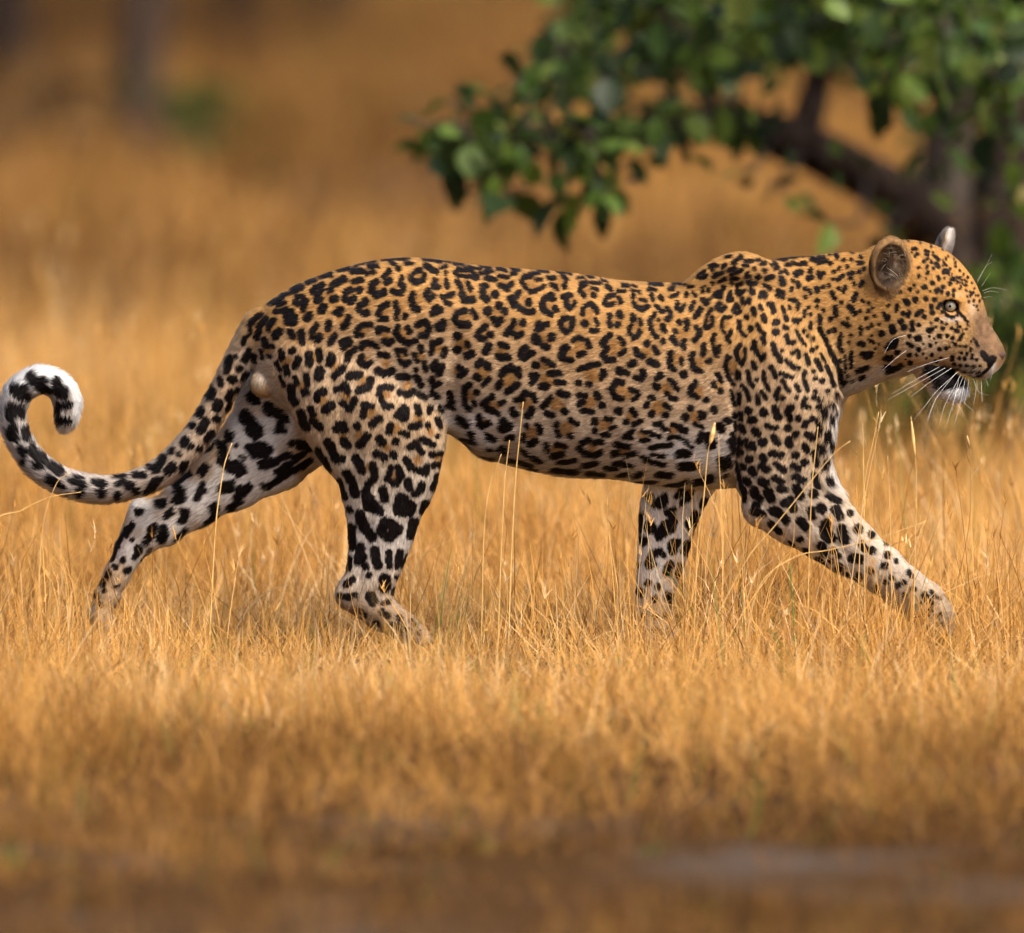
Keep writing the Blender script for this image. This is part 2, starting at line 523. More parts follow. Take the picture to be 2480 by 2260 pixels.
def shrub(name, label, cx, cp, Y, wpx, hpx, n, size, mat, dry=False, stem_mat=None, cat='shrub'):
    base = at(cx, cp, Y)
    gp = Vector((base.x, Y, 0))
    root = empty(name, gp)
    tag(root, label, cat)
    k = (Y + 22) / 22 / S
    mats, st = [], []
    for i in range(14):
        tgt = at(cx + rng.normal(0, wpx * .55), cp + rng.uniform(-hpx, hpx), Y + rng.normal(0, .35)) - gp
        b = Vector((rng.normal(0, .05), rng.normal(0, .05), -.03))
        m = (b + tgt) / 2 + Vector((rng.normal(0, .06), 0, rng.uniform(0, .08)))
        P = catmull([tuple(b), tuple(m), tuple(tgt)], 4)
        st.append(tube_geo(P, np.linspace(.016, .004, len(P)), 5))
        for q in range(n // 14):
            c = tgt + Vector((rng.normal(0, wpx * .30 * k), rng.normal(0, .2), rng.normal(0, hpx * .30 * k)))
            mats.append(leaf_matrix(c, size * rng.uniform(.7, 1.3), rng.uniform(0, 6.28), rng.normal(.3, .6), rng.normal(0, .7)))
    mesh_obj('stems', *join_geo(st), stem_mat or bark, root)
    leaf_mass('foliage', mats, root, mat)
    return root


def far_tree(label, px, py, rpx, lean, crown_r, mat, group='trees beyond the clearing'):
    Y = ground_depth(py)
    g = at(px, py, Y)
    root = empty('background_tree', g)
    tag(root, label, 'tree', group)
    k = (Y + 22) / 22 / S
    r0 = rpx * k
    h = 3.0
    limb('trunk', [Vector((0, 0, -.1)), Vector((lean * .3, 0, .5)), Vector((lean * .8, .1, 1.3)), Vector((lean, .1, 2.2)), Vector((lean * 1.1, 0, h))], [r0 * 1.25, r0, r0 * .92, r0 * .8, r0 * .5], mat, root)
    mats, bb = [], []
    for i in range(9):
        a = i * .7
        tip = Vector((lean + math.cos(a) * crown_r * .7, math.sin(a) * crown_r * .7, h + rng.uniform(.0, 1.6)))
        s = Vector((lean, .1, 2.0 + .1 * i))
        P = catmull([tuple(s), tuple((s + tip) / 2 + Vector((0, 0, .2))), tuple(tip)], 4)
        bb.append(tube_geo(P, np.linspace(r0 * .45, .02, len(P)), 6))
        for q in range(170):
            c = tip + Vector(rng.normal(0, .42, 3) * (1, 1, .6)) * crown_r * .55
            c.z = max(c.z, 1.75)
            mats.append(leaf_matrix(c, rng.uniform(.16, .30), rng.uniform(0, 6.28), rng.normal(.3, .6), rng.normal(0, .7)))
    mesh_obj('branches', *join_geo(bb), mat, root)
    leaf_mass('crown', mats, root, leaf_mat_attr)  # unseen crown above the frame, added to shade the ground below


build_near_tree()
far_tree('grey-brown trunk of a tree rising from the grass beyond a green shrub', 318, 415, 58, .15, 2.6, bark_brown)
far_tree('dark trunk of a tree in the shade at the upper left corner', 40, 250, 60, -.2, 2.8, bark_dark)
far_tree('added dim tree right of the grey trunk, its unseen crown shading the grass', 560, 120, 38, .1, 3.2, bark_dark)  # this tree and the next are added for the shade of their crowns
far_tree('added dim tree left of the leafy tree, farthest back, its unseen crown shading the grass', 820, 40, 40, -.1, 3.2, bark)
shrub('green_shrub', 'small green shrub beside the grey trunk in the distance', 420, 270, ground_depth(405), 130, 110, 84, .085, leaf_mat_attr)
shrub('dead_bush', 'dark dead bush at the foot of the shaded trunks on the left', 120, 290, ground_depth(420), 130, 90, 90, .10, dry_leaf_mat, stem_mat=bark_dark, cat='bush')
shrub('understory_shrub', 'dark green shrub at the foot of the leafy tree', 2300, 970, 5.2, 120, 80, 230, .085, leaf_mat_attr)
shrub('broadleaf_shrub', 'green shrub in front of the dark trunk at the right edge', 2455, 800, 5.4, 50, 130, 170, .085, leaf_mat_attr)
shrub('shaded_thicket', 'dark shaded thicket behind the trunk at the right edge', 2430, 720, 9.5, 170, 260, 420, .13, leaf_mat_attr, stem_mat=bark_dark, cat='thicket')
# ------------------------------------------------------------------ coat markings and drawn armpit shade
# Every dark mark is a short stroke "x,y x,y ...:radius"; "b" marks are the brown hearts of the rosettes.
# Each block: (layer, x0, y0, unit) gives where its own grid sits on the animal's side.
SPOTS = {
('main', 1100, 600, 3.266): """0,11 7,12:1;11,14 20,14:1;20,13 28,14:.6;12,15 3,15 1,17 3,19 10,20 16,21 18,20 15,18 13,17:1.6;b9,17:2.5;19,17 26,17:1.5;24,15 29,16:1;32,15 38,16:1.2;42,15 49,16:.9;42,18 46,18:1.4
24,21 30,22:2;33,19 40,20:1.2;34,26 39,28:2.3;42,25:2.8;b35,22:3;2,23 5,27:2.2;10,25 12,29:1.8;b8,25:2;6,32 7,36 10,36 14,36:2.3;b11,32:2.5;20,26 25,26 21,28:1.6;21,29 21,34 24,36:2.4;30,32:3;b25,30:3
57,20 53,20 50,23 52,27 56,30 60,30 64,28 66,27:2;61,22 65,22:1.5;b58,25:4;55,18 63,18:1.2;62,16 69,17:.8;76,17 87,19:.8;70,21 74,21:1.8;80,20 84,22 83,24:1.3;72,26 76,28:2;82,27:2.3;b77,24:3
48,31 46,33 41,35 43,38 45,40:2.3;55,38:2.8;48,42 53,45 58,44:2;b50,38:4;71,33 73,36 72,33 67,36 65,39 66,43 69,46 71,47:2.2;75,43:2.5;b70,40:3;80,34 86,33 82,35 83,40 86,42 88,40 89,38:1.8;b86,36:1.8
33,40:2.8;25,44:3.3;37,44:2.4;29,50 32,53 34,51:2.3;b32,46:4;8,44 3,46 1,50 4,54 11,54:2.4;14,44 16,49:2.2;b9,49:3.5;23,55 19,59 17,62 20,65 22,65:2.3;27,61:2.8;b23,61:2.5
44,51 43,55 40,58 38,61 43,60 46,63 50,61:2;51,53:2.7;b47,57:3.5;62,52 62,55 61,58 65,57 66,54 69,54:1.8;b64,55:1;60,64 62,67:3.2;72,63:3;65,70 69,70:2.4;b67,66:3.5;84,49 80,50 78,53 80,58 83,59:2;87,50 87,55 86,57:2;b83,54:3
2,63:3.5;2,73:3;10,69:2.6;9,77 13,75:2.5;b7,68:4;23,74 26,70:2.7;34,68 39,70:2.3;33,78 40,78:2.8;b36,74:4;53,71 50,73 49,76 52,79 56,75 58,75:2.3;b54,74:1.5;66,79 73,84:2.1;60,84:3;b67,84:3;83,70 79,73 80,79 86,80:2.5;b84,74:3.5
17,84 20,81 25,85:2.6;b20,88:3;4,86:3;36,88 42,85 47,89:2.6;70,90 76,90:2;88,65 92,63:1.8""",
('main', 1400, 600, 3.266): """0,21 5,22:.9;7,20 12,21:.7;9,24 16,25:1;17,23 21,24:.7;6,25 2,26 1,30 4,33:1.8;10,28 14,29:1.2;11,33:2.2;b6,29:3;20,27 24,29:1.5;29,30 34,30:1.5;33,26 37,27:1.2;40,26 43,27:.8;39,30 42,30:1.2;45,31:1.7
26,33 21,34 19,38 21,40 25,39:1.8;30,35 32,38 31,39:1.7;b26,36:2.5;40,34:2.2;40,38 43,41 47,43 51,41:1.8;46,36 50,37:1.3;b45,38:3;52,29 57,30:1.4;54,33 55,36:1.8;60,35 62,36:1.7;61,34:1.5;67,29 70,28:1.4;68,34 73,32:1.5;80,28 84,27:1.1;80,33:2;86,33:2;84,31:1
52,26 62,26:.7;70,26 80,26:.6;56,27 63,27:.6;5,40 9,39 13,43 14,45:1.8;4,42 3,46:2;4,53:2.8;13,50 14,53:1.8;10,58 13,58:2.3;b8,48:3.5;23,48 22,52 24,55:2;30,46 31,48:2.2;29,54:2.2;b27,51:2.3
40,48 40,51:2;45,51 46,54:1.5;38,55 37,60 40,64 43,62 45,59:1.6;b41,56:2;56,47 53,51 53,56 55,61 57,63:1.7;59,51:1.3;62,55 63,59:1.8;62,66:2.2;b58,55:3;57,41 62,45:1.8;65,42 68,46 67,49:1.6;66,50:2;73,38 72,41 76,44 78,40:1.8;85,39 83,43:1.7
74,52:2.2;79,51 80,53 79,58:1.7;71,59:2.2;69,64 72,68:2.1;78,66 77,71:1.8;b75,61:3;90,43 86,49:2;86,56 89,58 89,62 85,66:1.6;0,63 3,65:1.7;6,66 8,70:2;0,76 4,75:2;b1,70:4;24,62 21,63 17,68 21,71 17,76 21,80 26,80:2.1;30,64 33,68:1.8;31,75 34,73:2;b26,71:4.5
50,68:2.5;42,72 44,76 47,77:2.1;56,71 58,75:2.2;52,81 58,83:2.5;b50,74:3;68,75 67,80 67,84 70,87:2.2;75,80 76,82:1.8;77,90:2.8;b72,80:3;84,75 83,79 85,86 90,88:1.8;92,73 91,76:2;b88,83:3;0,87 8,84 15,83:1.8;18,88 20,91:2;b8,90:3;38,83 41,82:2.5;30,87 34,89:2.4;46,89:2;60,91:2""",
('main', 1100, 880, 3.266): """5,6 9,3:2.5;b2,2:2;17,7:2.8;22,12 26,8:2.2;b22,3:3;35,5 37,2 42,1 47,1 48,6:2.4;33,14 34,11:2.5;39,18 47,12:2.2;b40,9:4;57,6 61,6 57,11:2.3;65,14 68,13:2.8;74,4 78,4:2;76,11 80,11:2.3;b69,9:4
12,13 8,16 7,22 8,28 11,31:2.2;17,18:2.6;15,27:2.2;b11,21:3;28,21 24,24 22,28 26,31 32,34:2.5;35,26:2.5;b29,28:3.5;46,24 50,23 52,19 58,20 59,24:2.3;43,32 45,34:2.8;54,36 58,31:2.6;b53,27:3;71,22 68,26 66,29:2.4;78,18 83,20:2.4;68,34 72,35:2.2;82,32:2.8;b76,27:4
4,40 8,43:3.5;19,37 18,43 21,45 25,42:2.5;b21,41:1.5;36,40 35,46 41,44:3;12,50 13,54:2.2;24,52 29,54:2.5;39,53 43,52:2.2;53,44:2.3;62,43 64,48:2.5;51,51 51,55:2;56,58 60,55:2.3;b57,49:3.5;76,41 75,43:2;76,48 77,50:2.2;86,39 91,41:1.8;86,51:2.3;b83,45:4
68,58 68,62:2.3;76,57 82,59:2;72,67 80,65:2.5;b76,62:3;25,62 30,63:1.4;35,61 37,65:2.4;50,63 54,66:2.2;58,68 64,71:1.7;6,56 15,58:1.6;40,71 48,72 58,75:1.6;78,72 90,70:2;74,78 90,80:2;57,78 62,79:1.2;20,69 30,70:1;8,60 12,64:1.2""",
('main', 1400, 880, 3.266): """0,1 6,0:1.5;19,3 17,7:2.2;0,11:2.5;8,12:2.6;b10,5:4;29,2 35,4:2.2;47,2 48,6 46,9 41,7:1.7;32,11 28,10 25,14 24,16 26,20 28,22 32,22:2.2;b30,16:2.5;38,16 44,18 42,22 40,23:1.6;b36,18:2.5;57,8 61,6:2;56,13 58,14:2.3;67,9 71,12 73,16:1.6;65,19 67,21 72,23:1.9;b65,15:3.5
77,5:3;88,2:2;86,11 83,15 83,19 87,22:2;b88,17:2.5;54,22:2.8;50,27:2.5;64,27 67,29:2;54,34:2.6;64,35:2.5;b59,29:4;0,20 5,20:2;0,26 3,25:2.2;13,19 15,22:2.2;17,28:2.7;3,31 10,33:1.8;b8,25:3.5;29,32:3;39,31 42,34:2.2;35,40:2.3;41,42 46,39:1.8;b38,36:2.8
12,40:2.8;20,37 24,39:1.9;12,47:2.7;23,46 27,44:1.5;18,50 22,50:1.6;b19,43:3;83,30:2.7;79,37:3;90,33:2;86,42 91,44:1.6;b86,36:3.5;55,42 61,41:1.7;62,45 67,47:1.6;69,42 75,44:1.7;75,46 80,47:2.1;b70,45:3;35,50 40,47:2;33,52 39,52:1.4;47,47 53,48:1.5;54,50 59,51:1.6;45,54 52,54:1.5;b47,50:2
67,52 73,52:1.7;76,53 84,59:1.2;2,56 7,54:1.8;12,56 17,56:2.1;0,60 6,64 12,66 16,64:2.3;b10,59:2;28,57 37,59:2.2;25,65 29,64:2.4;35,66 42,64:1.8;b34,62:2;53,60 61,58 68,57:1.7;54,65 63,66:1.6;48,68 54,71 63,73:2.2;74,64 80,64:3.2;76,74 86,74:3.3;89,54 90,50:2.5
4,74 14,72:2.2;27,72 32,71:1.8;34,73 39,74:1.8;20,76 29,76:1.7;0,79:2;8,80 20,82:2;32,82 36,81:2;43,83 47,79:2;59,81 69,82:2;88,87:3;45,89 57,87:1.6;67,91 78,88:2""",
('main', 600, 600, 3.266): """1,64 2,60:1.8;7,66 8,61:2;1,75 2,80:1.8;5,80 5,83:2;-3,70 -2,66:1.6;10,75 11,79:1.3;-4,82:1.6;1,56 10,48:2;8,57 14,51:2;17,40 25,37:2;21,46 29,44:2;22,41 28,39:1.5;33,31 40,28:2;25,35 30,33:1;44,25 50,23:1.6;54,21 62,19:1.6;66,16 76,14:1.2;80,12 95,9:1;100,8 120,7:.8;130,8 150,10:.8;42,34 36,35 35,39 39,40 43,37:2;b39,36:1;56,26 50,28 48,31 52,33 56,29:1.8;b51,29:1.5
72,20 66,23 63,25 68,25 73,22:1.7;b67,22:1.5;78,16 85,16:2.2;78,23 85,22:2;83,29:2.6;b80,25:2;93,16:2.5;90,13 97,12:1.3;88,17:2;105,16 101,20 103,24 106,22:2;b104,18:1.2;106,10 110,11:1.2;112,14:2.2;117,10 122,11:1.2;128,15 122,17 121,21 125,24 130,22 131,18:1.9;b126,19:2.5
132,12 140,16:2;143,13 148,13:1.2;147,17:1.8;139,22 138,26 141,27:1.9;147,22 148,26:1.8;b143,24:2;114,20 113,24 116,26:1.8;108,30 114,31 116,28:2;b111,27:1.5;96,23 92,25 92,30 96,33 101,31:2.2;b97,27:1.8;77,29 73,31 72,36 76,38 79,35:2;b76,33:1;60,30 63,29:2;63,36 66,35:2.2;b61,33:1.5
51,37 54,36:2.3;55,44 57,42:2.7;b54,40:1.5;43,40 41,44:1.7;44,50 46,48:2.6;b43,46:2;33,46 29,49 30,53 34,53 35,49:2.3;b32,49:1;20,52 16,56 16,59:1.8;21,63 24,60:2.8;b19,57:2;65,45 70,43:2;68,47:2;75,49 74,54 71,56:2.2;b71,50:2;88,37 83,40 82,43 86,46 89,45:2.2;b87,41:2
104,39 99,42 97,46 99,50 103,50:2;b102,45:1.5;110,38 111,45 111,49:1.8;117,48:2;b114,44:1.8;123,32 121,36 124,42 127,43:2.1;b126,36:1.5;134,29 132,33 135,36 138,33:1.7;b134,31:1;152,32 145,34 147,38 151,39:1.6;b149,36:1;140,42 137,46 143,44:2.2;32,60 34,64:2.3;40,60 41,68:2.2;b37,64:1.8
51,55 48,60 48,63:2.2;52,66 54,63:2.3;b51,61:1.5;60,53 60,57:2.3;65,62 61,68:2.3;b62,60:1.8;91,54 85,55 81,58 81,62 85,62:2.1;b87,58:1.8;104,58 97,57 97,60:1.9;101,66 105,68 108,66:1.8;b103,63:2;111,56 110,60 114,65 120,68 124,66:1.9;119,57 121,59:1.9;b116,61:2.5;126,54 132,52 135,57 133,62 129,62:2.2;b129,57:1.5
141,55 146,52 145,57 142,57:2.2;75,65 70,67 71,71 76,67:2;80,72 75,76 74,80:2.3;b75,72:2;96,70 90,67 85,69 85,71:1.9;b90,71:1.3;117,73 111,73 112,79 117,84 120,82:1.8;118,76:1.3;b115,78:2;13,67 14,71:2.3;18,71:1.8;16,79:1.5;b15,74:1.5;33,74:2.8;25,75 26,79:2.3;38,80 36,85:2.5;29,86 30,91:2.1;b29,81:2
46,76 46,83:2.4;53,74 54,80:2.2;b50,78:1.5;62,77 61,83 64,79:2.3;71,86 65,92:2.4;b65,85:2;54,88 53,92:3.5;85,77 83,81 88,85 92,81:1.9;b87,79:1;98,76 104,77:2.2;97,88 102,90 107,88:2.6;b102,83:2;128,70 129,73:1.8;124,76 126,81:1.8;131,82 132,87:1.8;b128,78:2;143,66 137,68 136,75:2;147,72 145,77:2;b141,72:2
140,82 138,85 142,91 144,85:2.4;125,88:1.5;125,93 129,99:2;136,94 138,100 142,98:2;b138,96:1;76,92 83,91:2.7;92,94 90,100 83,102:2.6;b86,96:2.5;112,93 119,93:2.6;114,104 119,106 124,103:2.3;b119,99:2.2;36,94 37,98:1.9;44,92 45,98:2;43,104:3;b40,99:2;22,84 24,88:1.8;25,93 27,100:1.5;33,101 33,108 36,112:3
67,102 73,98 75,103:2.2;71,112 76,116 80,109:2.6;b73,106:2.2;57,103 53,105 52,109:2.5;58,117 63,113:3;b57,110:2;107,100 99,100 98,106 102,115 107,114:1.9;b103,105:2.5;127,105 132,108:2;137,105 141,108:2.2;92,114 87,113 86,121:2.3;93,127 98,123:2.7;b92,118:2.5;116,115 111,121 117,123 118,117:2.3
126,115 127,119:2.3;135,115 135,119:2;142,115 144,119:1.5;122,129 127,128:2.8;b127,124:1.5;150,106 151,112:2.2;148,115 152,117:2;47,116 49,120:2.3;49,126 54,130:2.8;b50,122:1.2;40,120 41,126 44,131:3;67,128 72,127 73,132 66,131:2.5;72,140 74,143:2.8;b71,135:1.5;82,129:3;89,136 86,141 83,143:2.7;b84,136:2.2
106,129 105,133:2.6;115,134 119,136:2.2;110,140:2.5;b111,132:2.3;98,138 100,141:2.8;96,149 101,152:2.8;107,149 109,151:2.3;b103,144:2;134,129:2;141,137:1.8;130,139 137,143:2.3;b136,134:2;141,124 143,130:1.5;52,148 57,156 60,162:2.5;60,141 65,153 70,154:3.2;120,145 125,142 129,149:2.2;118,154 122,160 132,164 133,160:2.4;b126,155:1.8
136,151 143,150:2;138,159 144,158:2;b141,154:1.2;81,153 85,162:3;93,158 95,166 90,172:2.8;b90,160:1.8;106,160 104,168 110,172 114,165 111,159:2.2;b108,166:2;74,165 78,172 80,180:3.3;119,170 120,175:2.8;129,173 127,178 124,180:2.5;141,167 138,175:2.5;68,171 71,182:2""",
('main', 1400, 950, 3.538): """96,20 97,23:2.3;101,16:2.4;88,28 90,33:3.6;97,44 98,50:2.4;102,43 103,48:2;84,60 92,57:2.6;69,63 74,60:2.2;55,54 64,55:2;104,30 106,37:1.6;92,9:2.4;83,14 85,12:2.2;100,56:1.6""",
('main', 600, 950, 3.538): """96,150:2;99,156:1.8;110,160:1.6;93,142 97,141:1.6;80,150:1.6;112,154:1.2;81,65 83,76 91,79 82,68:3;93,64 94,70:3;105,69 103,78 110,80 112,76 107,70:3.2;122,74 121,79:3;63,62 67,70:2;70,78:2.2;77,81 79,89 85,96:3.5;94,86 92,93 97,97 103,92 98,87:3.2;114,86 112,96:3;118,96 116,100:1.2;71,90 71,97 71,103:2.8;77,104 76,114 79,110:3;81,117:2.5;69,111 69,118:2
87,106 89,116:3;97,107 97,116:2;104,107 103,116:2.2;109,110 106,117:1.3;94,125 94,131:3.5;83,123:2;102,124:1.6;72,126 68,129:2.2;74,136:2;64,137 70,138:2;84,137 86,140:3.4;101,133 100,136:2;77,147:1.8;104,152:2.2;105,158:3;115,157:1.3;117,162:1.5;92,148:2;88,156:2""",
('farhind', 0, 840, 3.811): """186,73 192,69:2;184,81 196,74:2;189,61 195,65:2.2;184,62:2;76,122 73,129:1.6;92,140 93,136:2;72,142:2;83,124:1.6;91,126:1.8;77,137:2;95,131:1.8;66,156:1.8;74,154:1.6;62,166:1.5;108,132 112,129:1.6;122,121 126,118:1.4;156,44 162,55:5;169,39 177,43 180,46:4;178,53:3;144,57:3.3;161,66 168,67:4.8;140,63 142,72:3.2;146,77 152,79:4;150,64:1.5;154,72:1;130,76 127,82:2.5;110,90 119,81:2.2;114,94 112,99:3.2;128,90 125,96:2.8;140,90 147,88:3;150,95 157,91:3.5;147,104 152,100:3;105,109 107,107:2.5;117,107 116,112:2.8;136,104 135,110:3;97,117 95,122:3;104,118 103,125:3;100,102 103,100:2
88,106:2.5;83,113 79,120:2;87,131 86,134:2.5;79,144:2.2;67,147 65,152:2.5;118,119 112,123:1.5;72,128 68,136:2;168,90 175,87 182,82:2.2;176,80 183,77:2.5;166,76 182,70:2.5;130,115 140,112:1.5;60,160:2;161,32:4;131,66 133,62:2""",
('tail', 0, 840, 3.811): """157,4 156,8:1.8;161,7:1.8;146,7 144,14:2.2;150,5:1.3;152,13:2.2;148,20:3;157,17 155,20:1.8;140,20 141,23:2;135,28 134,31:2.8;147,28 145,32:2;151,27:1.8;134,24 131,29:1;139,35 138,38:2.8;147,36 145,39:1.5;128,39 127,42:2.5;138,45:2.5;131,47 128,52:3;122,49:2.3;135,55 132,58:2;118,58 117,60:2.5;121,62:2.2;109,65:2.3;114,67:1.8;127,64:2;104,70 99,77:2.5;110,75 107,78:2.8
118,73 116,77:2.2;95,75:1.8;99,85 97,88:3;102,83:2;86,80 92,80:2;87,91:2.5;93,92:1.8;83,87:3;75,86 79,84:1.6;64,85:2.8;60,84 67,86:1.6;65,92:3.3;75,94:2.8;73,81 80,80:1;46,84 54,87:1.8;51,92:3;48,81 53,82:1.2;33,74 40,79:2.5;32,83 36,86:3;43,93:1;40,88:1.5;25,74:3.5;20,65 28,70:3;14,64 16,67:2.5;15,73:2.5;22,61:1.5
9,51 8,56:3.3;6,54:2.5;17,52 18,57:2.5;12,58:2;8,38 8,43:3.8;14,38 14,44:2.5;10,26 16,30:4;16,26:3;20,18 25,24 28,26:3.5;28,20:2.5;36,21 38,28:3.2;42,26 41,30:2.5;38,36 45,36:2.3;36,40:2.5;38,46 43,46:3;33,27:2;18,33:2""",
('farfore', 1400, 950, 3.538): """49,73:3.8;58,74 56,78 53,79:3.5;68,71 77,68:2.6;72,76 75,74:1.8;60,83 66,81:2;42,87 42,97:3;50,94:4.5;65,88 60,96 57,98:4;80,86 77,92:3;45,104:3.5;67,104 66,108:3.5;76,105 74,110:3.2;52,113 57,111:3;50,118:4.5;63,118 60,125:3;70,121 69,126:3;41,121:2;48,132:2.2;55,135:2.5;43,138:3;63,140 64,143:2.8;53,143:1.8;46,155:2.5;54,155:2;60,154:1.8;52,164:2.2;61,164:2;45,165:1.8;87,76 86,79:2.5;82,92:2""",
('main', 1600, 520, 2.722): """57,36 61,35:1;64,40 71,36:2;75,39 80,39:1.5;84,38 88,38:.9;44,44 48,43:2;54,44 56,42:1.8;46,47:1.5;31,54 34,50 39,48:1.3;35,54 39,52:2;46,53 54,49:1.8;60,47 65,45:1.8;61,51 71,47:1.2;73,43:1.5;76,43:1.3;82,45:1.5;88,42 92,41:1.6;83,47:1.3;76,50:1.5;92,48:2.2;62,54 67,54:1.4;75,53 79,53:1.2;52,57 56,55:1.6;45,59:1.8;55,62:2;62,58:1.7;67,61 71,58:1.6
76,58 79,56:1.6;79,61 84,58:1.8;86,53:2.3;93,55 98,53:2;97,43 103,42:1.2;100,46 104,45:1.2;105,49 110,48 112,51:1.3;108,39 112,38:1;117,41 121,43:1.2;123,43 128,42:1.4;100,40:.8;137,40 142,37:1.2;103,38 112,37.5:.8;114,37 124,36.5:.8;127,36 136,34.5:.8;139,33.5 148,31.5:.8;152,29.5 160,27.5:.7;163,26.5 172,25.5:.7;145,37:1;133,39 136,38:1.1;154,32:1.1;165,29:1;110,43 114,43:1.2;35,63:1.2;38,61:1;36,66:1.5;41,65:1.7
36,73 40,76:2.5;42,73:1.5;53,66 47,68 46,70 52,70:1.8;61,67 59,70 59,73 62,74 62,69:1.5;67,65 69,69 73,65:1.8;76,59:1;80,66:2.6;91,60 95,62 96,64:1.4;88,67 87,70 92,70 91,67:2;51,76 49,79 53,82 56,79:1.9;b53,78:.8;66,77 63,82 66,85 69,82 67,79:1.7;72,72 72,76 77,75 78,72:1.7;106,55 107,59:3;103,65 108,67:1.6
102,69 107,71:1.7;116,57:1.8;121,59 121,62:1.8;115,64:1.8;118,50 124,49 120,52:2;132,47 131,49:1.7;130,55 133,54:2.2;139,50 141,53:1.7;144,50:1.5;127,64:2;131,65 132,68:1.4;127,71:1.3;138,63 138,66:1.7;143,62:1.4;113,73 119,74:1.5;121,77 120,81:1.8;113,80:1.8;96,76 98,79 99,83:2.3;87,78 88,81:1.8;81,81 82,86:2.3
107,80 108,84:1.2;109,88 111,91:1.6;117,91 122,91:1.6;120,93:1;101,92:3;90,87 91,91:2.3;75,88:2.2;44,82 40,86 39,92 38,97 42,97 45,93 46,88:1.5;b43,89:2;33,103 32,98:1.5;60,88 55,88 53,93 53,98 55,102:1.5;b57,94:1.5;61,101 57,107 60,110:2;68,92 68,98 71,103 74,104:1.7;78,98:2.8;84,95 87,100 91,102:1.6;89,106 90,110:2
46,104 44,109 46,115 48,122:1.6;51,113 50,118:1.5;b48,114:1;37,112 36,119:2;70,112 66,118 67,125 71,129 74,122 74,116:1.6;b70,120:2;82,109 81,115 85,121 88,125 91,121:1.9;b86,116:1.5;98,112 100,119 105,126:2.2;106,117:1.8;101,101:3.2;110,105 112,110 117,110:1.8;119,100 123,107 126,112:1.4;108,96 111,98:1.6;126,100:1.3;129,105:1;132,94 132,98:1.5
134,107:1.7;127,83 126,88:1.2;130,80:1.2;132,86:1.4;138,74:1.8;138,79:1.2;144,82:1.6;154,80 154,86:2.1;159,75:1.5;151,67 153,72:1.6;148,61:1.5;157,63:1.5;163,62 161,66:1.5;152,55:1;156,56 161,52:1.4;158,46:1.5;153,49:1.5;140,42 147,40:1.2;150,42:1.5;162,39:1.3;156,36:2;169,39:1.6;165,44:1.4;150,34:1;159,31:1.5;170,32:1.5;175,30:1.3;177,36:1.5;174,41 178,41:1.2
166,50 170,50:1.5;168,54:1.5;175,49:1.8;179,46:1.3;170,59:1.3;176,61 178,58:1.5;172,69 170,73:2;140,87 140,94:1.6;140,99 145,108 149,118 154,128 158,136 160,148:1.7;146,131 150,141 153,149:1.4;137,126 141,134:1.8;133,117:1.8;137,115:1.3;127,121 130,128:1.8;141,121 144,127:1;166,79 171,85:2;150,90:2;161,94 165,96:1.9;165,90:1.3;148,101:1.4;153,100:1.8
159,104:1.5;158,108 157,115 160,119:1.6;166,111:1.3;168,105:1;158,128:1.8;168,120 168,133:1.4;163,123 163,138:.7;177,99:1.2;176,97 176,104:1;175,83:1;178,74:1;116,119:1.8;120,117 121,123:1.5;110,125 115,131 121,132:1.6;126,137:2.4;126,143 129,152:1.8;105,137 110,139 115,140:1.6;107,144 112,152:2;96,132 99,136 101,141:1.9;90,137 91,145 94,151:1.9
80,128 82,133:2;76,135 77,143 80,148:1.7;84,143:1.8;67,136 68,142:2;58,122 56,131 58,139 63,147:1.8;61,124:1.5;b63,130:3;42,127:2.8;b37,126:2;39,161:2.8;49,138 53,144:2;46,145 47,149:1.8;52,153:2.3;b50,149:2;71,149 75,153 77,160:1.8;68,156 68,164:1.9;61,154 62,160 64,166:1.4;103,150 100,156 102,160:1.8;107,158:2;b105,156:1
88,154 92,160:1.8;84,157 85,163:1.8;119,147 121,152:1.8;134,135:1.6;136,142:1.8;142,144:2.2;147,153:2.2;136,153:1.5;135,158 141,161:2;127,160 125,165 130,167:2;119,158:1.9;150,165 152,167:2;156,157:1.5""",
